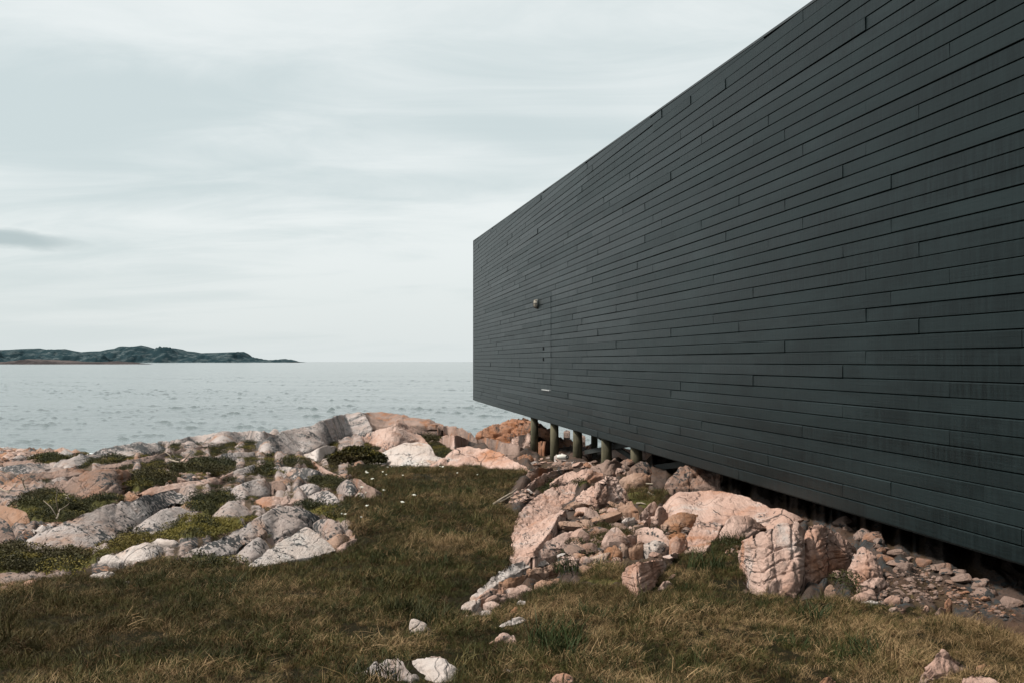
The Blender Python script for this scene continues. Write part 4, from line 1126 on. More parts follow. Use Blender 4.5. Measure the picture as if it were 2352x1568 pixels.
def plank_mesh(k):
    if k in _pl:
        return _pl[k]
    r = random.Random(k)
    prof = [(-0.02, 0.0), (0.004, 0.0), (0.0085, 0.018), (0.0105, 0.93), (0.0015, 1.0), (-0.02, 1.0)]
    n = 5
    vs_, fs = [], []
    bow = [0.0, r.uniform(-.0012, .0016), r.uniform(-.001, .002), r.uniform(-.0012, .0016), 0.0]
    e0, e1 = r.uniform(-.001, .004), r.uniform(-.001, .0055)
    for i in range(n):
        t = i / (n - 1)
        dx = bow[i] + e0 * (1 - t) ** 4 + e1 * t ** 4
        dz = 0.006 * r.uniform(-1, 1) * (i not in (0, 4))
        for (x, z) in prof:
            vs_.append((x + (dx if x > -0.01 else 0), t, z + (dz if z > .5 else dz * .5)))
    m = len(prof)
    for i in range(n - 1):
        for j in range(m):
            j2 = (j + 1) % m
            fs.append([i * m + j, (i + 1) * m + j, (i + 1) * m + j2, i * m + j2])
    fs.append(list(range(m)))
    fs.append([(n - 1) * m + j for j in range(m)][::-1])
    o = mesh_obj('plank', vs_, fs, M['cladding'], None, False)
    me = o.data
    bpy.data.objects.remove(o)
    _pl[k] = me
    return me


# board frame: x out of the wall, y back along the wall, z up
from mathutils import Matrix
ROT = Matrix((tuple(WN), tuple(-WD), (0, 0, 1))).transposed()


def build_planks():
    r = random.Random(21)
    stud = 0.401
    off = (s_of_px(2260 / 1.22449)) % stud
    todo = []
    prev = set()
    nrow = int((4.379 - BOT) / ROW) + 1
    for i in range(nrow):
        h0 = BOT + i * ROW
        ends = [0.04]
        k = 0
        s = 0.04
        joints = set()
        while True:
            step = r.choice([4, 5, 6, 7, 8, 8, 9, 9, 10, 11, 12]) * stud
            s2 = s + step
            if s == 0.04:
                s2 = off + stud * round((r.uniform(0.8, 4.5) - off) / stud)
            if round(s2, 2) in prev:
                s2 += stud * r.choice([1, 2, -1])
            if s2 > LEN - 0.9:
                break
            ends.append(s2)
            joints.add(round(s2, 2))
            s = s2
        ends.append(LEN)
        prev = joints
        row_d = h0 > DZ0 - .05 and h0 < DZ1 - .05
        if row_d:
            ends = [e for e in ends if not (DS0 - .25 < e < DS1 + .25)] + [DS0, DS1]
            ends.sort()
        for a, b in zip(ends[:-1], ends[1:]):
            in_door = row_d and abs(a - DS0) < 1e-6
            # the sloping roof line cuts the top boards off
            lim = (roof_h(0) - 0.03 - h0)
            if lim < 0.015:
                continue
            smax = (4.379 - 0.03 - h0 - 0.02) / 0.0308
            bb = min(b, smax)
            if bb - a < 0.15:
                continue
            hgt = ROW - 0.0060
            top = roof_h(bb) - 0.03 - h0
            Y = 34.87 - 0.98525 * (a + bb) / 2
            pxw = abs((bb - a)) * (F / 2352 * 2880) / max(Y, 3)
            todo.append([a, bb, h0, min(hgt, max(top, 0.012)), in_door, top < hgt])
    # how large each board shows in the photograph
    def shown(t):
        a, b, h0, hg, d, cut = t
        y0, y1 = 34.87 - .98525 * a, 34.87 - .98525 * b
        x0, x1 = -1.401 + .1711 * a, -1.401 + .1711 * b
        p0 = CX + F * x0 / y0
        p1 = CX + F * x1 / max(y1, .3)
        p0c, p1c = min(p0, 2352), min(p1, 2352)
        if p1c - p0c < 1:
            return 0
        ym = (y0 + max(y1, 6.6)) / 2
        row = HY - F * h0 / ym
        if row < -20:
            # still visible at its far end?
            row0 = HY - F * h0 / y0
            if row0 < -5:
                return 0
            return (p1c - p0c) * .2
        return (p1c - p0c) * F * hg / ym
    for t in todo:
        t.append(shown(t))
    order = sorted(range(len(todo)), key=lambda i: -todo[i][6])
    ncut = sum(1 for t in todo if t[5])
    solo = set([i for i in order if not todo[i][5]][:296 - ncut - 17])
    rest = MB()
    for i, (a, b, h0, hg, ind, cut, sh) in enumerate(todo):
        me = plank_mesh(r.randrange(14))
        g0 = 0.0012 if r.random() < .5 else 0.0025
        proud = r.uniform(-0.0012, 0.0022) + (r.random() < 0.10) * r.uniform(0.002, 0.0045)
        yaw = r.uniform(-1, 1) * 0.0009 + (r.random() < .08) * r.uniform(-.002, .002)
        tilt = r.uniform(-1, 1) * 0.028
        loc = wpt(a + g0, h0 + 0.002 + r.uniform(-.0012, .0012), proud + (0.004 if ind else 0))
        rot = ROT @ Matrix.Rotation(yaw, 3, 'Z') @ Matrix.Rotation(tilt, 3, 'Y')
        sc = Matrix.Diagonal((1, b - a - 2 * g0, hg))
        m3 = rot @ sc
        if cut:
            vs_, fs_ = [], []
            for (s_, t_) in ((a + g0, 0), ((a + b) / 2, 1), (b - g0, 2)):
                hc = min(ROW - .0065, max(roof_h(s_) - .03 - h0 - .003, .004))
                vs_ += [tuple(wpt(s_, h0 + .002, -.02)), tuple(wpt(s_, h0 + .002, .005 + proud)), tuple(wpt(s_, h0 + .002 + hc, .007 + proud)), tuple(wpt(s_, h0 + .002 + hc, -.02))]
            for k in (0, 4):
                fs_ += [(k + j, k + 4 + j, k + 4 + (j + 1) % 4, k + (j + 1) % 4) for j in range(4)]
            fs_ += [(0, 1, 2, 3), (11, 10, 9, 8)]
            o = mesh_obj('plank', vs_, fs_, M['cladding'], B, False)
            to_local(o, B)
            continue
        if i in solo or ind:
            o = bpy.data.objects.new('plank', me)
            par = door if ind else B
            COL.objects.link(o)
            o.parent = par
            m4 = m3.to_4x4()
            m4.translation = loc
            off_ = Vector(B.location)
            m4.translation = loc - off_ if par is B else loc
            o.matrix_basis = m4
        else:
            vs_ = [loc + m3 @ v.co for v in me.vertices]
            rest.add(vs_, [list(p.vertices) for p in me.polygons])
    if rest.v:
        o = part(rest, 'far_planks', M['cladding'])
        o['kind'] = 'stuff'


build_planks()
# pale sill under the door, handle and hinges
mb = MB()
mb.box(wpt(DS0, DZ0 - .016), -WD, WN, UP, (0.0, -.01, 0), (DS1 - DS0, .055, .018))
o = mb.build('door_sill', M['sill'], door)
mb = MB()
for hz in (0.55, 0.80):
    mb.box(wpt(DS0 + .055, DZ0 + hz + .15), -WD, WN, UP, (-.012, .0, -.04), (.012, .032, .04))
mb.build('door_handle', M['black'], door)


# piles, beams and braces
def tubev(mb, a, b, r0, r1, seg=14):
    mb.tube([a, a.lerp(b, .5), b], [r0, (r0 + r1) / 2, r1], seg)


pile_px = [(1489.5, 1263.5), (1544.7, 1288), (1608.3, 1299), (1687.5, 1302), (1769.5, 1303), (1866, 1322)]
piles = []
for (px, py) in pile_px:
    s = s_of_px(px / 1.22449)
    top = wpt(s, BOT - .02, -0.12 if px < 1850 else -0.95)
    zb = min(float(ground_z(top.x, top.y)), top.z - .1)
    mb = MB()
    pts = [Vector((top.x, top.y, zb - .25)), Vector((top.x + .004, top.y, (zb + top.z) / 2)), top]
    mb.tube(pts, [.1, .097, .093], 20)
    o = part(mb, 'pile', M['pile'], B, True)
    piles.append((s, zb))
for k, s in enumerate([7.5, 9.8, 12.1, 14.5]):      # inner and far rows
    for d in (-2.55, -4.9):
        top = wpt(s, BOT - .02, d)
        zb = float(ground_z(top.x, top.y))
        if top.z - zb < 0.05:
            continue
        mb = MB()
        mb.tube([Vector((top.x, top.y, zb - .25)), top], [.1, .093], 14)
        part(mb, 'pile', M['pile'], B, True)


def brace(a, b, w=.085, t=.04):
    mb = MB()
    d = (b - a)
    L = d.length
    d.normalize()
    n = WN
    c = d.cross(n).normalized()
    mb.box(a, d, n, c, (0, -t / 2, -w / 2), (L, t / 2, w / 2))
    part(mb, 'brace', M['brace'])


sp = [p[0] for p in piles]
zp = [p[1] - EYE for p in piles]
brace(wpt(sp[2] + .1, zp[2] + .12, -.26), wpt(sp[3] + .9, BOT - .05, -.26))
brace(wpt(sp[2] + .55, BOT - .04, -.32), wpt(sp[4] + .1, zp[4] + .02, -.32))
brace(wpt(sp[4] + .2, zp[4] + .04, -.26), wpt(sp[5] + .6, BOT - .03, -.26))
brace(wpt(sp[1], BOT - .04, -2.5), wpt(sp[3], zp[3] - .1, -2.5))
brace(wpt(sp[2], zp[2] - .2, -2.6), wpt(sp[4], BOT - .04, -2.6))
for d in (-0.12, -2.55, -4.9):
    mb = MB()
    a, b = wpt(6.0, BOT - .02, d), wpt(LEN - .3, BOT - .02, d)
    if d < -.2:
        mb.box(a, -WD, WN, UP, (0, -.06, -.16), (LEN - 6.4, .06, 0))
        part(mb, 'floor_beam', M['brace'])


# ------------------------------------------------------------------ bulkhead lamp on the wall
def lamp():
    s = s_of_px(1233.5 + 2.5)
    Yl = 34.87 - .98525 * s
    h = -(855.0 / 1.22449 - HY) / F * Yl
    t = empty('bulkhead_lamp', wpt(s, h))
    tag(t, 'small caged oval bulkhead lamp fixed to the dark cladding near the far corner', 'lamp')

    def ring(out, rx, rz, z0=0.0, n=20):
        return [wpt(s + rx * math.cos(2 * math.pi * k / n), h + z0 + rz * math.copysign(abs(math.sin(2 * math.pi * k / n)) ** .8, math.sin(2 * math.pi * k / n)), out) for k in range(n)]

    def shell(rings, capped=True):
        vs_ = [p for r_ in rings for p in r_]
        n = len(rings[0])
        fs = [[i * n + k, i * n + (k + 1) % n, (i + 1) * n + (k + 1) % n, (i + 1) * n + k] for i in range(len(rings) - 1) for k in range(n)]
        fs.append([(len(rings) - 1) * n + k for k in range(n)])
        return vs_, fs
    mb = MB()
    mb.add(*shell([ring(.008, .085, .125), ring(.03, .085, .125), ring(.045, .072, .112)]))
    part(mb, 'lamp_base', M['cast'], t, True)
    mb = MB()
    mb.add(*shell([ring(.045, .066, .104), ring(.08, .062, .098), ring(.105, .045, .078), ring(.115, .018, .04)]))
    part(mb, 'lamp_glass', M['lens'], t, True)
    mb = MB()
    mb.tube([wpt(s - .072, h, .045), wpt(s - .06, h, .1), wpt(s, h, .125), wpt(s + .06, h, .1), wpt(s + .072, h, .045)], .006, 6)
    mb.tube([wpt(s, h - .11, .045), wpt(s, h - .09, .1), wpt(s, h, .126), wpt(s, h + .09, .1), wpt(s, h + .11, .045)], .006, 6)
    for hh in (-.08, .08):
        mb.tube([wpt(s - .055, h + hh, .045), wpt(s - .045, h + hh * .95, .09), wpt(s + .045, h + hh * .95, .09), wpt(s + .055, h + hh, .045)], .005, 6)
    part(mb, 'lamp_guard', M['cast'], t, True)


lamp()


# ------------------------------------------------------------------ rocks
def rib(P, f1, f2):
    a = P[:, 0] * ca + P[:, 1] * sa
    l = -P[:, 0] * sa + P[:, 1] * ca
    q = a * .86 + P[:, 2] * .75
    return pn(np.stack([q * f1, l * f2, P[:, 2] * f2], -1))


STY = {  # lump, ribs, cracks, fine, crack size (x rock size), profile, facets, stretch along the bedding
    'whale': (.016, .002, .06, .004, .95, 1.15, .02, 1.0),
    'smooth': (.014, .004, .10, .005, .95, 1.10, .02, 1.3),
    'slab': (.018, .009, .30, .009, .70, 1.15, .05, 1.6),
    'sheet': (.014, .040, .55, .012, .42, 1.05, .07, 3.2),
    'block': (.026, .006, .34, .013, .55, 1.55, .14, 1.0),
    'lumpy': (.036, .010, .95, .012, .26, 1.45, .22, 1.0),
    'stripe': (.014, .006, .30, .010, .40, 1.45, .06, 1.0),
    'small': (.036, .006, .18, .012, .72, 1.55, .13, 1.0),
}


def build_rock(i, spec):
    label, tilt, mat, style, top, bot, name, cat, group, obl = spec
    lump, ribs_, crk, fine, csz, prof, fac_, iso = STY[style]
    top = np.array(top, float)
    bot = np.array(bot, float)
    x0, x1 = min(top[:, 0].min(), bot[:, 0].min()), max(top[:, 0].max(), bot[:, 0].max())

    def arc(p):
        s = np.concatenate([[0], np.cumsum(np.hypot(*np.diff(p, axis=0).T))])
        return s / s[-1], s[-1]
    wpx = (max(arc(top)[1], arc(bot)[1]) if obl else x1 - x0) * 1024 / 2352
    nx = int(np.clip(wpx * 0.95, 14, 210))
    tt = np.linspace(0, 1, nx)
    tt = 0.5 - 0.5 * np.cos(np.pi * tt) * (0.55 + 0.45 * np.abs(np.cos(np.pi * tt)))   # a little denser at the ends
    tt = (tt - tt[0]) / (tt[-1] - tt[0])

    def soft(v, n):
        for _ in range(n):
            v[1:-1] = .25 * v[:-2] + .5 * v[1:-1] + .25 * v[2:]
        return v
    if obl:
        xt, yt = np.interp(tt, arc(top)[0], top[:, 0]), np.interp(tt, arc(top)[0], top[:, 1])
        xb, yb = np.interp(tt, arc(bot)[0], bot[:, 0]), np.interp(tt, arc(bot)[0], bot[:, 1])
        soft(xt, 4)
        soft(xb, 4)
    else:
        xt = xb = x0 + (x1 - x0) * tt
        yt = np.interp(xt, top[:, 0], top[:, 1])
        yb = np.interp(xt, bot[:, 0], bot[:, 1])
    soft(yt, 2)
    soft(yb, 6)
    jg = (x1 - x0) * 0.010
    s_ = np.stack([tt * (x1 - x0) * 0.018 + i * 7.7, tt * 0, tt * 0], -1)
    jt, jb = jg * 1.2 * fbm(s_ * 2, 3), jg * 1.6 * fbm(s_ * 2 + 40, 3)
    if not obl:
        yb = np.maximum(yb, yt + 0.6)
    yt = np.maximum(yt, HY + 6)
    Zf = ground_at(xb, yb, smooth=True)
    lz = np.log(Zf)
    pf = np.polynomial.polynomial.Polynomial.fit(tt, lz, 5 if nx > 40 else 2)
    Zf = soft(np.exp(.9 * pf(tt) + .1 * lz), 12)
    med = np.median(Zf)
    if not obl:
        Zf = np.clip(Zf, med * .72, med * 1.38)
    # distance of the ridge line behind the foot, so that the face leans at the wanted angle
    tn = math.tan(R(tilt))
    zf = -(yb - HY) / F * Zf
    Dg = np.arange(-1.2 if obl else 0.0, 12.0, .02)[None]
    lat = (xt - CX)[:, None] / F * (Zf[:, None] + Dg) - ((xb - CX) / F * Zf)[:, None]
    if not obl:
        lat = lat * 0
    fn = -(yt - HY)[:, None] / F * (Zf[:, None] + Dg) - zf[:, None] - tn * np.sqrt(lat ** 2 + Dg ** 2)
    ok = fn >= 0
    k = np.where(ok.any(1), Dg.shape[1] - 1 - ok[:, ::-1].argmax(1), fn.argmax(1))
    D = Dg[0, k]
    D = soft(D, 8)
    hpx = (np.hypot(xt - xb, yb - yt) if obl else yb - yt).max() * 1024 / 2352
    ny = int(np.clip(hpx * 1.0, 8, 110))
    t = np.linspace(0, 1, ny)[None]
    g = t ** prof
    Zm = Zf[:, None] + D[:, None] * g
    Ym = yb[:, None] + (yt - yb)[:, None] * t + jt[:, None] * t ** 3 + jb[:, None] * (1 - t) ** 3
    xs = xb[:, None] + (xt - xb)[:, None] * t
    X = (xs - CX) / F * Zm
    Zh = -(Ym - HY) / F * Zm
    width = (x1 - x0) / F * med
    # the far side falls away to the ground
    nb = 16 if obl else 9
    back = np.maximum(.45 * D, .26 * width if obl else .10 * width)[:, None]
    tb = np.linspace(0, 1, nb + 1)[None, 1:]
    Zk = Zm[:, -1:] + back * np.sin(tb * math.pi / 2)
    Xk = X[:, -1:] * (Zk / Zm[:, -1:]) * 1.0
    Xk = Xk + ((.5 * back * tb) if obl else (X[nx // 2, -1] - Xk) * 0.10 * tb)
    drop = np.maximum(Zh[:, -1:] - (terr(Xk[:, -1:] / Zk[:, -1:], Zk[:, -1:]) - .30), .12)
    Hk = Zh[:, -1:] - drop * (1 - np.cos(tb * math.pi / 2)) ** .9
    # buried foot
    X0, Z0, H0 = X[:, :1], Zm[:, :1] + .02, Zh[:, :1] - .30
    X = np.concatenate([X0, X, Xk], 1)
    Y = np.concatenate([Z0, Zm, Zk], 1)
    Z = np.concatenate([H0, Zh, Hk], 1)
    # side skirts
    def side(k, sgn):
        return X[k:k + 1] + sgn * .02 * max(width, .3), Y[k:k + 1] + .03 * width, np.minimum(Z[k:k + 1], terr(X[k:k + 1] / Y[k:k + 1], Y[k:k + 1])) - .25
    a, b = side(0, -1), side(nx - 1, 1)
    X = np.concatenate([a[0], X, b[0]], 0)
    Y = np.concatenate([a[1], Y, b[1]], 0)
    Z = np.concatenate([a[2], Z, b[2]], 0)
    n0, n1 = X.shape
    P = np.stack([X, Y, Z], -1)
    du = np.gradient(P, axis=0)
    dv = np.gradient(P, axis=1)
    N = np.cross(du, dv)
    N /= np.linalg.norm(N, axis=-1, keepdims=True) + 1e-9
    sgn = np.sign((N[..., 2] - N[..., 1]).mean())
    N *= sgn
    size = max(.25, math.sqrt(width * max(.15, np.abs(yb - yt).max() / F * med * 2.2)))
    Pf = P.reshape(-1, 3)
    sd_ = np.array([i * 3.17, i * 1.31, i * 2.71])
    d = lump * size * fbm(Pf * (1.9 / size) + sd_, 3)
    rs = min(size, 1.6)
    d = d + ribs_ * rs * (0.6 - np.abs(rib(Pf + sd_, 5.2 / rs, .75 / rs)) * 1.6)
    d = d + .5 * ribs_ * rs * (0.6 - np.abs(rib(Pf + sd_ * 2, 12 / rs, 1.6 / rs)) * 1.6)
    al = Pf[:, 0] * ca + Pf[:, 1] * sa
    ll = -Pf[:, 0] * sa + Pf[:, 1] * ca
    wob = .25 * fbm(Pf * (2.2 / size) + sd_ + 9, 2)
    cs = csz * size
    W_, wi, tl = worley(np.stack([al / cs + wob, ll / (cs * iso) + wob, Pf[:, 2] / (cs * 1.3)], -1) + sd_, True)
    groove = np.clip(1 - W_ / .07, 0, 1)
    d = d - crk * .085 * min(size, 1.5) * groove
    d = d + crk * .06 * min(size, 1.5) * (wi - .5) + fac_ * cs * tl
    W2, wi2, tl2 = worley(np.stack([al / (cs * .38) + wob * 2, ll / (cs * .42 * iso) + wob, Pf[:, 2] / (cs * .42)], -1) + sd_ * 1.7, True)
    d = d - crk * .040 * min(size, 1.5) * np.clip(1 - W2 / .09, 0, 1) + fac_ * .30 * cs * tl2
    if style == 'stripe':
        zz = Pf[:, 2] + .25 * fbm(Pf * 1.8 + 3, 3) + .1 * Pf[:, 0]
        d = d + .012 * (0.6 - np.abs(pn(np.stack([Pf[:, 0] * .5, Pf[:, 1] * .5, zz * 11], -1))) * 1.8)
        uu = (np.repeat(np.arange(n0)[:, None], n1, 1) / n0).ravel() + .035 * fbm(Pf * 2.1 + sd_, 3)
        vv = (np.repeat(np.arange(n1)[None], n0, 0) / n1).ravel() + .04 * fbm(Pf * 1.7 - sd_, 3)
        for c_, w_, k_ in ((.30, .016, .05), (.52, .012, .03), (.74, .018, .06)):
            d = d - k_ * np.clip(1 - np.abs(uu - c_ + .12 * (vv - .5)) / w_, 0, 1)
        for c_, w_, k_ in ((.22, .012, .02), (.38, .014, .03), (.55, .012, .025)):
            d = d - k_ * np.clip(1 - np.abs(vv - c_ - .25 * (uu - .5)) / w_, 0, 1)
    px_m = med / (F * 1024 / 2352)
    d = d + fine * rs * fbm(Pf * (9 / rs) + sd_, 4, .6)
    fade = np.ones((n0, n1))
    fade[0] = fade[-1] = 0
    fade[:, 0] = 0
    edge = np.clip(np.minimum(np.arange(n0), np.arange(n0)[::-1]) / 4.0, 0, 1)[:, None]
    lim = np.concatenate([[0.0], np.maximum(np.abs(yb - yt), np.abs(xt - xb) * .5) / F * Zf, [0.0]])[:, None]
    d = d.reshape(n0, n1) * fade * np.maximum(edge, .25)
    d = np.clip(d, -.30 * lim - .01, .30 * lim + .01)
    P = P + N * d[..., None]
    P[..., 2] += EYE
    id_ = np.arange(n0 * n1).reshape(n0, n1)
    qd = np.stack([id_[:-1, :-1], id_[1:, :-1], id_[1:, 1:], id_[:-1, 1:]], -1).reshape(-1, 4)
    if sgn < 0:
        qd = qd[:, ::-1]
    c = np.array([P[..., 0].mean(), P[..., 1].mean(), P[..., 2].min()])
    o = mesh_obj(name, (P - c).reshape(-1, 3), qd, M[mat])
    o.location = c
    return tag(o, label, cat, group)
for _i, _s in enumerate(SPEC):
    build_rock(_i, _s)
# ------------------------------------------------------------------ loose stones: one of each kind, then copies
def stone_mesh(k, mat):
    r = np.random.default_rng(100 + k)
    import bmesh
    bm = bmesh.new()
    bmesh.ops.create_icosphere(bm, subdivisions=3, radius=1.0)
    v = np.array([p.co[:] for p in bm.verts])
    for _ in range(11):                         # broken faces
        n = r.normal(size=3)
        n /= np.linalg.norm(n)
        d = r.uniform(.42, .78)
        t = v @ n
        v = np.where((t > d)[:, None], v - n[None] * (t - d)[:, None] * .92, v)
    v = v * (1 + .05 * fbm(v * 1.7 + k * 5, 3))[:, None] + .012 * fbm(v * 6 + k, 2)[:, None]
    v[:, 0] *= r.uniform(.9, 1.35)
    v[:, 1] *= r.uniform(.7, 1.05)
    v[:, 2] *= r.uniform(.5, .8)
    f = np.array([[q.index for q in p.verts] for p in bm.faces])
    bm.free()
    o = mesh_obj('stone', v, f, M[mat], None, False)
    me = o.data
    bpy.data.objects.remove(o)
    return me


_kinds = [stone_mesh(k, m) for k, m in enumerate(['pink', 'orange', 'pink', 'white', 'brown', 'pink', 'orange', 'grey', 'pink', 'brown'])]


NTH = ('first second third fourth fifth sixth seventh eighth ninth tenth eleventh twelfth thirteenth fourteenth fifteenth sixteenth seventeenth eighteenth nineteenth twentieth '
       'twenty-first twenty-second twenty-third twenty-fourth twenty-fifth twenty-sixth twenty-seventh twenty-eighth twenty-ninth thirtieth').split()
TONE = ['pink', 'orange', 'pink', 'pale', 'brown', 'pink', 'orange', 'grey', 'pink', 'brown']


def by_place(objs, phrase, tones=None):
    """labels that single out each one of a row of look-alikes by its place"""
    objs = sorted(objs, key=lambda o: o.location.x / o.location.y)
    for i, o in enumerate(objs):
        t = phrase.replace('*', TONE[_kinds.index(o.data)]) if o.data else phrase
        o['label'] = t + ', ' + NTH[i] + ' from the left of its group'


def scatter_stones(poly, n, smin, smax, label, group, kinds, seed, sink=.25, avoid=True):
    r = random.Random(seed)
    xs = [p[0] for p in poly]
    ys = [p[1] for p in poly]
    made, tries = 0, 0
    objs = []
    placed = []
    while made < n and tries < n * 40:
        tries += 1
        px, py = r.uniform(min(xs), max(xs)), r.uniform(min(ys), max(ys))
        if not in_poly(np.array([px]), np.array([py]), poly)[0]:
            continue
        if avoid and any(in_poly(np.array([px]), np.array([py]), q)[0] for q in ROCKPOLY):
            continue
        Y = float(ground_at(px, py)[0])
        s = smin * (smax / smin) ** (r.random() ** 1.7)
        X = (px - CX) / F * Y
        if any((X - a) ** 2 + (Y - b) ** 2 < (.8 * (s + c)) ** 2 for a, b, c in placed):
            continue
        placed.append((X, Y, s))
        o = bpy.data.objects.new('stone', _kinds[r.choice(kinds)])
        COL.objects.link(o)
        o.location = (X, Y, float(ground_z(X, Y)) + s * (.36 - sink))
        o.scale = (s, s, s)
        o.rotation_euler = (r.uniform(-.35, .35), r.uniform(-.35, .35), r.uniform(0, 6.28))
        tag(o, label, 'stone', group)
        objs.append(o)
        made += 1
    if n <= 30:
        by_place(objs, label)


scatter_stones(cv('3', [(1150, 930), (1560, 900), (1760, 1010), (1960, 1090), (2200, 1130), (2200, 1300), (2000, 1400), (1700, 1380), (1600, 1420), (1350, 1500), (1000, 1500), (1050, 1330), (1230, 1180)]),
               70, .025, .11, 'loose pink or orange stone of the scree between the pink ridge and big slab', 'loose stones of the scree', [0, 1, 2, 3, 4, 5, 6, 8], 3)
scatter_stones(cv('3', [(1000, 1130), (1150, 930), (1340, 900), (1560, 900), (1760, 1010), (1960, 1090), (2100, 1130), (1700, 1180), (1500, 1330), (1250, 1420), (980, 1420), (1060, 1300), (1200, 1180)]),
               18, .10, .24, 'broken * block in the scree below the hump', 'broken blocks of the scree', [0, 1, 2, 5, 6, 8, 4], 14, .22)
scatter_stones(cv('3', [(900, 620), (1120, 570), (1400, 560), (1640, 560), (1640, 640), (1400, 640), (1250, 580), (1000, 640), (960, 720), (900, 740)]),
               16, .08, .2, '* block among ledges behind the pink ridge', 'blocks behind the ridge', [4, 9, 0, 2], 15, .2)
scatter_stones(cv('5', [(1080, 560), (1300, 480), (1600, 640), (1900, 760), (2200, 900), (2250, 1000), (1900, 900), (1600, 800), (1400, 810), (1000, 830), (1050, 700)]),
               70, .014, .055, 'small tan rubble stone in the drip line under the right end of the wall', 'rubble under the wall', [4, 9], 4)
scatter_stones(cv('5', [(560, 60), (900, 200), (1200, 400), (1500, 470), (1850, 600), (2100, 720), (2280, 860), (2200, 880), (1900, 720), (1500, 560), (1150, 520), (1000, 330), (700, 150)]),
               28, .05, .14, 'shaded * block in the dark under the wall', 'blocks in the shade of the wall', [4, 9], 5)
scatter_stones(cv('3', [(740, 510), (900, 480), (1100, 520), (1350, 530), (1200, 580), (1000, 575), (850, 570), (760, 560)]),
               26, .05, .16, '* stone on the ground between the piles', 'stones between the piles', [4, 9, 0, 7], 6)
scatter_stones(cv('3', [(540, 880), (640, 790), (800, 790), (830, 830), (760, 890), (640, 930)]),
               18, .03, .11, '* chip on the left flank of the ridge', 'chips on the left flank of the ridge', [0, 2, 3, 5], 7)
scatter_stones(cv('1', [(150, 1180), (520, 1150), (500, 1240), (300, 1300), (180, 1300)]) , 8, .03, .07, 'small * stone left of the biggest grey slab', 'stones left of the biggest slab', [0, 3, 7, 2], 8)
scatter_stones(cv('1', [(1550, 700), (1900, 700), (2050, 740), (1800, 790), (1560, 790)]), 14, .05, .16, '* stone on the heathy left ledge', 'stones on the heathy ledge', [0, 2, 5, 1], 9)
scatter_stones(cv('1', [(700, 1400), (860, 1370), (860, 1440), (720, 1480)]), 3, .07, .12, '* stone in moss by the white boulder', 'orange stones in the moss', [1, 6], 10)
scatter_stones(cv('7', [(0, 480), (200, 460), (390, 430), (400, 460), (190, 500), (0, 530)]), 5, .06, .12, '* stone in grass at the outcrop edge', 'peach stones at the outcrop edge', [1, 0, 6], 12)
scatter_stones(cv('4', [(720, 960), (900, 960), (920, 1060), (820, 1050), (740, 1000)]), 26, .015, .045, '* chip left of the striped boulder', 'chips left of the striped boulder', [0, 2, 5, 1], 13)


def beach_cobbles():
    """shingle of the beach: too many and too small to tell apart"""
    r = np.random.default_rng(9)
    poly = cv('1', [(-700, 470), (0, 468), (400, 480), (800, 488), (860, 505), (560, 545), (300, 560), (0, 590), (-700, 620)])
    n = 900
    px = r.uniform(-170, 215, n * 3)
    py = r.uniform(1031, 1068, n * 3)
    k = in_poly(px, py, poly)
    px, py = px[k][:n], py[k][:n]
    Y = ground_at(px, py, 20, 75)
    X = (px - CX) / F * Y
    z = ground_z(X, Y)
    base = np.array([v.co[:] for v in _kinds[2].vertices])
    ico = [(0, 0, 1), (.9, 0, .3), (.28, .85, .35), (-.72, .52, .4), (-.72, -.52, .3), (.28, -.85, .42), (.7, .5, -.5), (-.3, .8, -.5), (-.9, 0, -.5), (-.3, -.8, -.5), (.7, -.5, -.5)]
    fc = [(0, 1, 2), (0, 2, 3), (0, 3, 4), (0, 4, 5), (0, 5, 1), (1, 6, 2), (2, 7, 3), (3, 8, 4), (4, 9, 5), (5, 10, 1), (2, 6, 7), (3, 7, 8), (4, 8, 9), (5, 9, 10), (1, 10, 6)]
    ico = np.array(ico)
    V_, F_, FM = [], [], []
    for i in range(len(px)):
        s = .055 * (5.0 ** (r.random() ** 1.8))
        a = r.uniform(0, 6.28)
        v = ico * (1 + r.uniform(-.25, .25, ico.shape)) * s * np.array([1.2, 1, .75])
        v = np.stack([v[:, 0] * math.cos(a) - v[:, 1] * math.sin(a), v[:, 0] * math.sin(a) + v[:, 1] * math.cos(a), v[:, 2]], -1)
        V_.append(v + np.array([X[i], Y[i], z[i] + .15 * s]))
        F_.append(np.array(fc) + 11 * i)
        FM += [int(r.integers(0, 4))] * len(fc)
    o = mesh_obj('beach_cobbles', np.concatenate(V_), np.concatenate(F_), [M['pink'], M['brown'], M['orange'], M['grey']], None, False, FM)
    tag(o, 'brown and grey cobbles of the beach along the water', 'cobbles', None, 'stuff')


beach_cobbles()


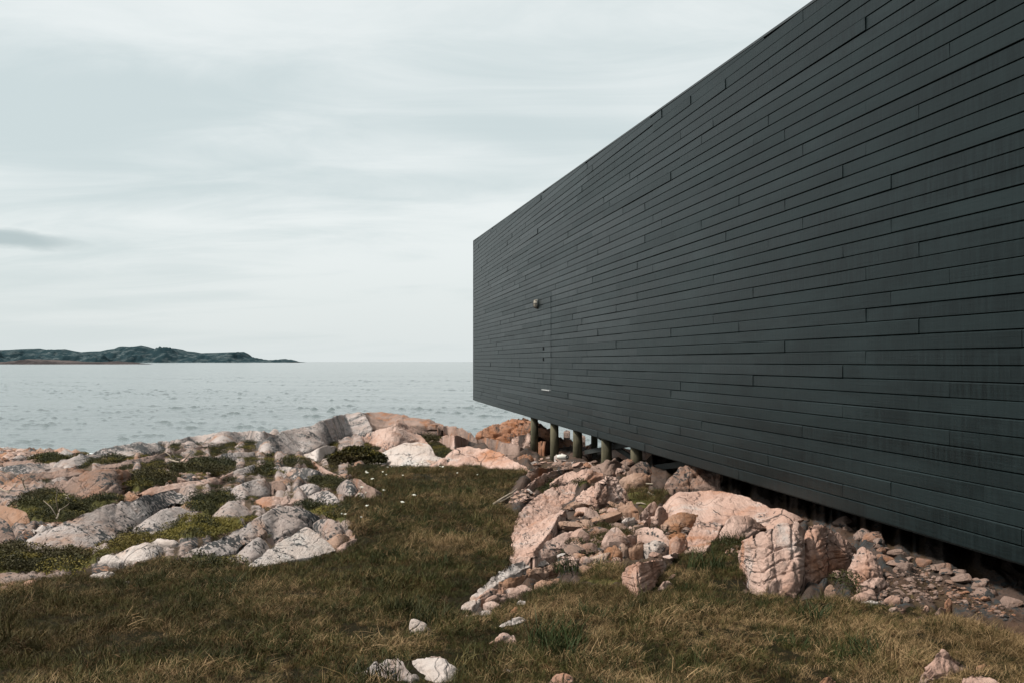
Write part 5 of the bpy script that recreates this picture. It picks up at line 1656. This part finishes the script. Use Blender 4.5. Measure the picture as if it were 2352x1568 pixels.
def grit(name, polys, n, smin, smax, mats, seed, label):
    """gravel too fine to count"""
    r = np.random.default_rng(seed)
    x0, x1 = min(a for p in polys for a, b in p), max(a for p in polys for a, b in p)
    y0, y1 = min(b for p in polys for a, b in p), max(b for p in polys for a, b in p)
    px, py = r.uniform(x0, x1, n * 6), r.uniform(y0, y1, n * 6)
    k = zone(px, py, polys)
    for q in ROCKPOLY:
        k &= ~in_poly(px, py, q)
    px, py = px[k][:n], py[k][:n]
    Y = ground_at(px, py)
    X = (px - CX) / F * Y
    z = ground_z(X, Y)
    base = np.array([(0, 0, .9), (1, .1, .1), (.2, .9, 0), (-.9, .4, .15), (-.5, -.8, 0), (.5, -.75, .2), (0, 0, -.6)])
    fc = np.array([(0, 1, 2), (0, 2, 3), (0, 3, 4), (0, 4, 5), (0, 5, 1), (6, 2, 1), (6, 3, 2), (6, 4, 3), (6, 5, 4), (6, 1, 5)])
    V_, F_, FM = [], [], []
    for i in range(len(px)):
        s = smin * (smax / smin) ** (r.random() ** 1.6)
        a = r.uniform(0, 6.28)
        v = base * (1 + r.uniform(-.3, .3, base.shape)) * s * np.array([1.25, 1, .7])
        v = np.stack([v[:, 0] * math.cos(a) - v[:, 1] * math.sin(a), v[:, 0] * math.sin(a) + v[:, 1] * math.cos(a), v[:, 2]], -1)
        V_.append(v + np.array([X[i], Y[i], z[i] + .1 * s]))
        F_.append(fc + 7 * i)
        FM += [int(r.integers(0, len(mats)))] * len(fc)
    o = mesh_obj(name, np.concatenate(V_), np.concatenate(F_), [M[m] for m in mats], None, False, FM)
    tag(o, label, 'gravel', None, 'stuff')


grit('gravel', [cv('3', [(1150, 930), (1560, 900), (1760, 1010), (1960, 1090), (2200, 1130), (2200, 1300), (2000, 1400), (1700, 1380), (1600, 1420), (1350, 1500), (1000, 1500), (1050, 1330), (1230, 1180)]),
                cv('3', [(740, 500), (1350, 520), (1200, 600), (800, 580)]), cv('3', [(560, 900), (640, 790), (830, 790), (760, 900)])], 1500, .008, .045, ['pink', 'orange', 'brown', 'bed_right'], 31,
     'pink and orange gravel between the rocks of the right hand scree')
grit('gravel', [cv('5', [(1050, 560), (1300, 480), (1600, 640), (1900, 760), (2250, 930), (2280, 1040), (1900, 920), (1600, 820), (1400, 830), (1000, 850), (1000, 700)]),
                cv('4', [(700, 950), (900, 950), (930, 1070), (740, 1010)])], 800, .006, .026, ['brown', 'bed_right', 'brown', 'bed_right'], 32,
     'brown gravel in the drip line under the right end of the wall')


# ------------------------------------------------------------------ drifted things
def float_buoy():
    px, py = cv('3', [(1055, 497)])[0]
    Y = float(ground_at(px, py)[0])
    X = (px - CX) / F * Y
    z = float(ground_z(X, Y))
    t = empty('fishing_float', (X, Y, z))
    tag(t, 'white fishing float with a black ring washed up by the third pile', 'float')
    import bmesh
    ax = Vector((1, .1, -.05)).normalized()
    up = Vector((0, 0, 1))
    sd_ = ax.cross(up).normalized()
    n = 18
    rings = []
    prof = [(-.24, .03), (-.22, .07), (-.15, .10), (-.03, .115), (.09, .11), (.16, .085), (.2, .05), (.22, .03)]
    vs_, fs = [], []
    for (a, rr) in prof:
        for k in range(n):
            th = 2 * math.pi * k / n
            vs_.append(tuple(ax * a + (up * math.cos(th) + sd_ * math.sin(th)) * rr + up * .10))
    for i in range(len(prof) - 1):
        for k in range(n):
            fs.append([i * n + k, i * n + (k + 1) % n, (i + 1) * n + (k + 1) % n, (i + 1) * n + k])
    fs.append([k for k in range(n)])
    fs.append([(len(prof) - 1) * n + k for k in range(n)])
    mesh_obj('float_body', vs_, fs, M['float_white'], t)
    mb = MB()
    c = ax * .17 + up * .13 + Vector((0, -.10, 0))
    e1, e2 = Vector((1, 0, 0)), Vector((0, .2, 1)).normalized()
    pts = [c + (e1 * math.cos(2 * math.pi * k / 16) + e2 * math.sin(2 * math.pi * k / 16)) * .05 for k in range(17)]
    mb.tube(pts, .019, 8, False)
    mb.build('float_ring', M['black'], t, True)
    t.scale = (.52, .52, .52)


float_buoy()


def stick(label, crop, pts, rad, mat='drift', name='dead_branch', cat='branch', lift=.05, twigs=0, seed=0, group=None):
    r = random.Random(seed)
    P = []
    for (px, py) in cv(crop, pts):
        Y = float(ground_at(px, py)[0])
        X = (px - CX) / F * Y
        P.append(Vector((X, Y, float(ground_z(X, Y)) + lift)))
    mb = MB()
    mb.tube(P, [rad * (1 - .6 * i / (len(P) - 1)) for i in range(len(P))], 7)
    for k in range(twigs):
        i = r.randrange(len(P) - 1)
        a = P[i].lerp(P[i + 1], r.random())
        b = a + Vector((r.uniform(-.25, .25), r.uniform(-.2, .1), r.uniform(.05, .3)))
        mb.tube([a, a.lerp(b, .5) + Vector((r.uniform(-.04, .04), 0, .02)), b], [rad * .6, rad * .45, rad * .2], 5)
    c = sum((Vector(p) for p in mb.v), Vector()) / len(mb.v)
    c.z = min(p[2] for p in mb.v)
    mb.v = [tuple(Vector(p) - c) for p in mb.v]
    o = mb.build(name, M[mat], None, True)
    o.location = c
    tag(o, label, cat, group)


stick('bleached dead branch curling over moss at the left edge', '1', [(-20, 900), (40, 935), (90, 960), (70, 980)], .010, lift=.12, twigs=3, seed=1)
stick('pale forked branch standing in moss at the left edge', '1', [(230, 900), (222, 860), (205, 830), (215, 800)], .012, lift=.10, twigs=4, seed=2)
stick('thin white twig standing beside the smooth pinkish white stone', '1', [(520, 1195), (530, 1150), (545, 1110), (550, 1085)], .010, lift=.08, twigs=3, seed=3)
stick('white twig lying on the moss above the biggest grey slab', '1', [(610, 1000), (650, 1015), (690, 1040)], .010, lift=.1, twigs=3, seed=4)
stick('pale twig in the heathy hollow of the left outcrop', '1', [(1560, 640), (1620, 655), (1700, 670)], .02, lift=.14, twigs=4, seed=5)
stick('long splintered pole lying on the grass at the left of the pink ridge', '3', [(422, 936), (500, 880), (570, 828), (632, 785)], .022, lift=.03, name='driftwood_pole', cat='driftwood', seed=6)
stick('shorter splintered pole beside the long one at the left of the pink ridge', '3', [(470, 910), (540, 875), (600, 850)], .016, lift=.03, name='driftwood_pole', cat='driftwood', seed=7)
stick('pale driftwood plank lying across the ground below the angular orange block', '3', [(1590, 735), (1720, 738), (1880, 742)], .024, lift=.03, name='driftwood_pole', cat='driftwood', seed=8)
stick('short pale stick lying on turf left of the big smooth slab', '3', [(1845, 815), (1870, 830), (1900, 845)], .016, lift=.02, name='driftwood_stick', cat='driftwood', seed=9)
stick('pale stick lying below the orange hump of rock', '3', [(1735, 915), (1780, 920), (1815, 925)], .014, lift=.02, name='driftwood_stick', cat='driftwood', seed=10)


# ------------------------------------------------------------------ small plants, built as instanced tufts
def blade_tuft(name, n, hmin, hmax, spread, width, lean, mat, seed):
    r = np.random.default_rng(seed)
    vs_, fs = [], []
    for i in range(n):
        a = r.uniform(0, 6.283)
        rad = spread * math.sqrt(r.random())
        x, y = rad * math.cos(a), rad * math.sin(a)
        h = r.uniform(hmin, hmax)
        b = r.uniform(0, 6.283)
        ln = lean * r.uniform(.25, 1.0) * h
        tw = r.uniform(0, 6.283)
        wx, wy = math.cos(tw) * width / 2, math.sin(tw) * width / 2
        k = len(vs_)
        for t, w in ((0, 1), (.45, .9), (.8, .6), (1, .08)):
            bx, by = ln * t * t * math.cos(b), ln * t * t * math.sin(b)
            z = h * (t - .28 * lean * t * t)
            vs_ += [(x + bx - wx * w, y + by - wy * w, z - .01), (x + bx + wx * w, y + by + wy * w, z - .01)]
        for j in range(3):
            fs.append((k + 2 * j, k + 2 * j + 1, k + 2 * j + 3, k + 2 * j + 2))
    o = mesh_obj(name, vs_, np.array(fs), M[mat])
    COL.objects.unlink(o)
    return o


def leaf_tuft(name, n, rad, h, leaf, mat, seed):
    r = np.random.default_rng(seed)
    vs_, fs = [], []
    for i in range(n):
        a = r.uniform(0, 6.283)
        q = rad * math.sqrt(r.random())
        z = h * r.random() * (1 - .6 * (q / rad) ** 2)
        c = Vector((q * math.cos(a), q * math.sin(a), z))
        d1 = Vector(r.normal(size=3)).normalized()
        d2 = d1.cross(Vector((r.uniform(-1, 1), r.uniform(-1, 1), .6))).normalized()
        k = len(vs_)
        L = leaf * r.uniform(.6, 1.3)
        vs_ += [tuple(c - d1 * L), tuple(c + d2 * L * .4), tuple(c + d1 * L), tuple(c - d2 * L * .4)]
        fs.append((k, k + 1, k + 2, k + 3))
    o = mesh_obj(name, vs_, np.array(fs), M[mat])
    COL.objects.unlink(o)
    return o


def coll_of(name, objs):
    c = bpy.data.collections.new(name)
    for i, o in enumerate(objs):
        o.name = name + '_' + chr(97 + i)
        c.objects.link(o)
    return c


def gn_scatter(name, pts, rot, scl, idx, coll, label, cat):
    o = mesh_obj(name, pts, [], [])
    me = o.data
    me.attributes.new('rot', 'FLOAT_VECTOR', 'POINT').data.foreach_set('vector', np.asarray(rot, np.float32).ravel())
    me.attributes.new('scl', 'FLOAT', 'POINT').data.foreach_set('value', np.asarray(scl, np.float32))
    me.attributes.new('idx', 'INT', 'POINT').data.foreach_set('value', np.asarray(idx, np.int32))
    ng = bpy.data.node_groups.new(name, 'GeometryNodeTree')
    ng.interface.new_socket('Geometry', in_out='INPUT', socket_type='NodeSocketGeometry')
    ng.interface.new_socket('Geometry', in_out='OUTPUT', socket_type='NodeSocketGeometry')
    gi, go = ng.nodes.new('NodeGroupInput'), ng.nodes.new('NodeGroupOutput')
    iop = ng.nodes.new('GeometryNodeInstanceOnPoints')
    ci = ng.nodes.new('GeometryNodeCollectionInfo')
    ci.inputs['Collection'].default_value = coll
    ci.inputs['Separate Children'].default_value = True
    ci.inputs['Reset Children'].default_value = True
    iop.inputs['Pick Instance'].default_value = True

    def attr(nm, typ):
        a = ng.nodes.new('GeometryNodeInputNamedAttribute')
        a.data_type = typ
        a.inputs['Name'].default_value = nm
        return a.outputs['Attribute']
    L = ng.links
    L.new(gi.outputs[0], iop.inputs['Points'])
    L.new(ci.outputs[0], iop.inputs['Instance'])
    L.new(attr('idx', 'INT'), iop.inputs['Instance Index'])
    L.new(attr('rot', 'FLOAT_VECTOR'), iop.inputs['Rotation'])
    L.new(attr('scl', 'FLOAT'), iop.inputs['Scale'])
    L.new(iop.outputs[0], go.inputs[0])
    md = o.modifiers.new('tufts', 'NODES')
    md.node_group = ng
    return tag(o, label, cat, None, 'stuff')


def place(polys_test, dens, ymin, ymax, umin, umax, seed, keep=None):
    """random ground points inside zones of the ground, thinned with distance"""
    r = np.random.default_rng(seed)
    area = 0.5 * (umax - umin) * (ymax ** 2 - ymin ** 2)
    n = int(area * dens)
    Y = np.sqrt(r.uniform(ymin ** 2, ymax ** 2, n))
    u = r.uniform(umin, umax, n)
    X = u * Y
    h = terr(u, Y)
    px, py = CX + F * u, HY - F * h / Y
    m = polys_test(px, py, X, Y)
    inrock = np.zeros(n, bool)
    for q in ROCKPOLY:
        x0, x1 = min(a for a, b in q), max(a for a, b in q)
        y0, y1 = min(b for a, b in q), max(b for a, b in q)
        c = (px > x0) & (px < x1) & (py > y0) & (py < y1) & m
        if c.any():
            w = np.where(c)[0]
            inrock[w] |= in_poly(px[w], py[w], q)
    m &= ~inrock
    if keep is not None:
        m &= keep(X, Y, px, py, r)
    return X[m], Y[m], h[m] + EYE, px[m], py[m], r


Z_PEAT = [cv('2', [(1620, 770), (1760, 748), (2060, 760), (2090, 800), (1900, 830), (1660, 825)]), cv('3', [(340, 1215), (480, 1200), (600, 1170), (590, 1330), (520, 1300), (420, 1240)]),
          cv('4', [(560, 1290), (780, 1240), (960, 1260), (1000, 1370), (1040, 1400), (800, 1360), (640, 1350)]), cv('7', [(1360, 985), (1600, 960), (1900, 950), (1960, 990), (1700, 1010), (1450, 1010)]),
          cv('4', [(1480, 1300), (1600, 1290), (1700, 1320), (1640, 1420), (1500, 1430)])]


def meadow_test(px, py, X, Y):
    return zone(px, py, Z_MEADOW, 12, X, Y) | zone(px, py, Z_TURF, 12, X, Y)


TUFTS = coll_of('grass_tuft', [
    blade_tuft('a', 34, .035, .10, .085, .0034, .9, 'blade_green', 1),
    blade_tuft('b', 30, .03, .085, .09, .0032, 1.2, 'blade_brown', 2),
    blade_tuft('c', 26, .04, .13, .08, .0028, 1.25, 'blade_straw', 3),
    blade_tuft('d', 28, .05, .12, .07, .0038, .8, 'blade_green', 4),
    blade_tuft('e', 30, .02, .06, .10, .0034, 1.1, 'blade_brown', 5),
    blade_tuft('f', 30, .06, .17, .07, .0048, .75, 'blade_lush', 6)])


def grass(name, dens, y0, y1, seed, smin, smax, label):
    X, Y, Z, px, py, r = place(meadow_test, dens, y0, y1, -.90, .68, seed)
    P2 = np.stack([X * .9, Y * .9, X * 0], -1)
    dry = fbm(P2, 3) * .9 + .75 * np.clip((px - 1100) / 900, 0, 1) * np.clip((py - 1330) / 150, 0, 1)
    lushy = fbm(P2 * 1.3 + 40, 2)
    q = r.random(len(X))
    idx = np.where(q < .34, 0, np.where(q < .60, 1, np.where(q < .80, 3, 4)))
    idx = np.where(r.random(len(X)) < np.clip(.08 + .60 * dry, .02, .75), 2, idx)
    idx = np.where(r.random(len(X)) < np.clip(lushy * .4 - .16, 0, .12), 5, idx)
    patch = fbm(np.stack([X * 1.7, Y * 1.7, X * 0 + 9], -1), 3)
    s = smin + (smax - smin) * r.random(len(X)) ** 1.6
    s = s * (1 + .65 * np.clip(patch, -.7, .9)) * np.where(r.random(len(X)) < .012, 1.6, 1)
    # bare and trodden spots stay thin
    keep = r.random(len(X)) < np.clip(1.0 + 1.3 * patch, .42, 1)
    keep &= ~(zone(px, py, Z_PEAT, 14, X, Y) & (r.random(len(X)) < .86))
    rot = np.stack([r.normal(0, .32, len(X)), r.normal(0, .32, len(X)), r.uniform(0, 6.28, len(X))], -1)
    gn_scatter(name, np.stack([X, Y, Z], -1)[keep], rot[keep], s[keep], idx[keep], TUFTS, label, 'grass')


grass('grass', 1450, 3.9, 9.0, 41, .40, .85, 'short matted olive and straw coloured grass of the near meadow')
grass('grass', 480, 9.0, 19.0, 42, .55, 1.1, 'darker brownish grass of the far meadow')

# a lush tuft in the near grass, and dark tufts round the lone stone
def tuft_thing(crop, x, y, n, rad, hmin, hmax, mat, label, seed):
    px, py = cv(crop, [(x, y)])[0]
    Y = float(ground_at(px, py)[0])
    X = (px - CX) / F * Y
    o = blade_tuft('grass_tuft', n, hmin, hmax, rad, .006, .7, mat, seed)
    COL.objects.link(o)
    o.name = 'tall_grass_tuft'
    o.location = (X, Y, float(ground_z(X, Y)))
    tag(o, label, 'grass tuft')


tuft_thing('6', 2180, 1240, 150, .17, .10, .24, 'blade_lush', 'bright green tuft of tall grass right of the short row of stones', 61)
tuft_thing('6', 2240, 1330, 90, .13, .08, .18, 'blade_lush', 'smaller green tuft in front of the bright green tall tuft', 62)
tuft_thing('6', 850, 960, 130, .16, .10, .20, 'moss_dark', 'dark grass tuft behind the lone pale angular stone, left one', 63)
tuft_thing('6', 1060, 1010, 120, .18, .08, .16, 'moss_dark', 'dark grass tuft behind the lone pale angular stone, right one', 64)
tuft_thing('6', 500, 1545, 130, .17, .08, .17, 'moss_dark', 'dark grass tuft in front of the grey brown boulder', 65)
tuft_thing('4', 610, 1180, 120, .16, .08, .20, 'blade_lush', 'green tuft of grass left of the striped boulder', 66)
tuft_thing('4', 860, 930, 80, .11, .06, .16, 'moss_dark', 'dark tuft at the top left foot of the striped boulder', 67)
tuft_thing('3', 1090, 1530, 90, .11, .08, .18, 'blade_lush', 'green tuft at the right flank of the white tongue of rock', 68)
tuft_thing('5', 400, 1000, 70, .10, .08, .2, 'blade_lush', 'slim green tuft in the grass below the striped boulder', 69)

MOSS = coll_of('heath_tuft', [
    leaf_tuft('a', 420, .17, .07, .010, 'moss_dark', 1), leaf_tuft('b', 420, .18, .06, .010, 'moss_yellow', 2),
    leaf_tuft('c', 380, .15, .10, .012, 'moss_dark', 3), blade_tuft('d', 30, .04, .11, .10, .006, .8, 'blade_green', 7)])


def moss():
    def tst(px, py, X, Y):
        return zone(px, py, Z_MOSS, 9, X, Y)
    X, Y, Z, px, py, r = place(tst, 75, 6.5, 34, -.90, .12, 51)
    yel = zone(px, py, [Z_MOSS[4], Z_MOSS[5]], 12, X, Y)
    q = r.random(len(X))
    idx = np.where(yel & (q < .72), 1, np.where(q < .14, 1, np.where(q < .5, 0, np.where(q < .82, 2, 3))))
    s = r.uniform(.7, 1.5, len(X)) * np.clip(Y / 14, .8, 1.8)
    rot = np.stack([r.uniform(-.2, .2, len(X)), r.uniform(-.2, .2, len(X)), r.uniform(0, 6.28, len(X))], -1)
    gn_scatter('heath', np.stack([X, Y, Z], -1), rot, s, idx, MOSS, 'dark crowberry heath and yellow moss in the hollows of the rocks', 'heath')
    # thin lines of heath along the soil-filled troughs of the bedrock
    def tst1(px, py, X, Y):
        i = np.clip(np.searchsorted(UG, X / Y), 0, NU - 1)
        j = np.clip(np.searchsorted(YG, Y), 0, NY - 1)
        return mz_left[i, j] & (soilm[i, j] > .42) & (Y < 32)
    X, Y, Z, px, py, r = place(tst1, 46, 7.5, 32, -.90, .12, 53)
    q = r.random(len(X))
    idx = np.where(q < .25, 1, np.where(q < .6, 0, np.where(q < .8, 2, 3)))
    rot = np.stack([r.uniform(-.2, .2, len(X)), r.uniform(-.2, .2, len(X)), r.uniform(0, 6.28, len(X))], -1)
    gn_scatter('heath', np.stack([X, Y, Z], -1), rot, r.uniform(.35, .8, len(X)) * np.clip(Y / 14, .7, 1.6), idx, MOSS, 'thin seams of moss and heath in the cracks of the left bedrock', 'heath')
    # sparse tufts on the stony ground at the right
    zz = [cv('3', [(1200, 930), (1560, 920), (1960, 1090), (2100, 1180), (1700, 1380), (1350, 1480), (1000, 1480), (1060, 1320), (1230, 1180)]), cv('5', [(300, 600), (900, 560), (1000, 700), (1500, 800), (1000, 830), (500, 780)]),
          cv('3', [(760, 840), (960, 720), (1000, 760), (800, 900)]), cv('4', [(560, 900), (740, 880), (960, 900), (900, 1000), (700, 980)])]

    def tst2(px, py, X, Y):
        return zone(px, py, zz, 10, X, Y)
    X, Y, Z, px, py, r = place(tst2, 60, 5.5, 16, -.1, .55, 52, lambda X, Y, px, py, r: r.random(len(X)) < np.clip(.3 + 1.2 * fbm(np.stack([X, Y, X * 0], -1) * 1.5, 2), 0, 1))
    q = r.random(len(X))
    idx = np.where(q < .45, 3, np.where(q < .8, 0, 2))
    rot = np.stack([r.uniform(-.2, .2, len(X)), r.uniform(-.2, .2, len(X)), r.uniform(0, 6.28, len(X))], -1)
    gn_scatter('heath', np.stack([X, Y, Z], -1), rot, r.uniform(.4, .9, len(X)), idx, MOSS, 'sparse grass and dark plants among the stones beside the building', 'heath')


moss()


def shrub():
    """the dark crowberry mound at the far end of the meadow"""
    pts = cv('2', [(940, 560), (1460, 560)])
    px, py = cv('2', [(1180, 635)])[0]
    Y = float(ground_at(px, py)[0])
    X = (px - CX) / F * Y
    t = empty('crowberry_shrub', (X, Y, float(ground_z(X, Y))))
    tag(t, 'dark green crowberry mound between the pale rocks at the far end of the meadow', 'shrub')
    r = np.random.default_rng(77)
    w = (pts[1][0] - pts[0][0]) / F * Y / 2
    hgt = 165 * .25 / F * Y * .72
    n = 9000
    d = r.normal(size=(n, 3))
    d /= np.linalg.norm(d, axis=1)[:, None]
    d[:, 2] = np.abs(d[:, 2])
    rr = (.78 + .25 * r.random(n)) * (1 + .22 * fbm(d * 2.6, 3))
    c = d * rr[:, None] * np.array([w, w * .75, hgt])
    c[:, 2] -= .05 * np.abs(c[:, 0])
    vs_ = np.zeros((n * 4, 3))
    for k in range(n):
        a = r.normal(size=3)
        a /= np.linalg.norm(a)
        b = np.cross(a, r.normal(size=3))
        b /= np.linalg.norm(b)
        L = r.uniform(.02, .042)
        vs_[4 * k:4 * k + 4] = [c[k] - a * L, c[k] + b * L * .45, c[k] + a * L, c[k] - b * L * .45]
    mesh_obj('foliage', vs_, np.arange(4 * n).reshape(-1, 4), [M['moss_dark'], M['moss_yellow']], t, False, (r.random(n) < .30 * (c[:, 2] > hgt * .45) + .05).astype(int))
    mb = MB()
    for k in range(9):
        a = r.uniform(0, 6.28)
        e = Vector((math.cos(a) * w * .7, -abs(math.sin(a)) * w * .6, hgt * r.uniform(.15, .5)))
        mb.tube([Vector((0, 0, -.05)), e * .5 + Vector((0, 0, .05)), e], [.03, .022, .01], 6)
    mb.build('stems', M['brace'], t, True)


shrub()


# ------------------------------------------------------------------ white flowers in the far meadow
def flowers():
    flo = []
    spots = cv('2', [(1280, 800), (1255, 775), (1424, 770), (1290, 798), (1345, 868), (1512, 722), (1600, 728), (1640, 712), (1755, 705), (1790, 698), (1950, 728), (1985, 735), (2125, 790), (1605, 822), (1460, 800),
                     (1210, 962), (1195, 990), (1117, 992), (1270, 988), (1415, 975), (1685, 1028), (1604, 1100), (1303, 1108), (1082, 1203), (1208, 1225), (1048, 1195), (2310, 815), (1740, 690), (1480, 750)])
    first = None
    r = random.Random(5)
    for i, (px, py) in enumerate(spots):
        Y = float(ground_at(px, py + 3)[0])
        X = (px - CX) / F * Y
        if first is None:
            t = empty('white_flower', (0, 0, 0))
            mb = MB()
            mb.tube([Vector((0, 0, 0)), Vector((.01, 0, .1)), Vector((.03, 0, .19))], .006, 5)
            mb.build('stem', M['stem'], t)
            mb = MB()
            for k in range(7):
                a = 2 * math.pi * k / 7
                c, s_ = math.cos(a), math.sin(a)
                mb.add([(.03, 0, .19), (.03 + .028 * c - .012 * s_, .028 * s_ + .012 * c, .20), (.03 + .048 * c, .048 * s_, .205), (.03 + .028 * c + .012 * s_, .028 * s_ - .012 * c, .20)], [(0, 1, 2, 3)])
            mb.tube([Vector((.03, 0, .185)), Vector((.03, 0, .215))], .016, 7)
            mb.build('flower_head', M['petal'], t)
            first = t
            o = t
        else:
            o = first.copy()
            COL.objects.link(o)
            for ch in list(first.children):
                c = ch.copy()
                COL.objects.link(c)
                c.parent = o
        o.location = (X, Y, float(ground_z(X, Y)))
        o.rotation_euler = (r.uniform(-.2, .2), r.uniform(-.2, .2), r.uniform(0, 6.28))
        k = r.uniform(.42, .65)
        o.scale = (k, k, k)
        flo.append(o)
        tag(o, 'tiny white wildflower standing in the dark grass of the far meadow', 'wildflower', 'white wildflowers in the far meadow')
    by_place(flo, 'tiny white wildflower in the far meadow')


flowers()
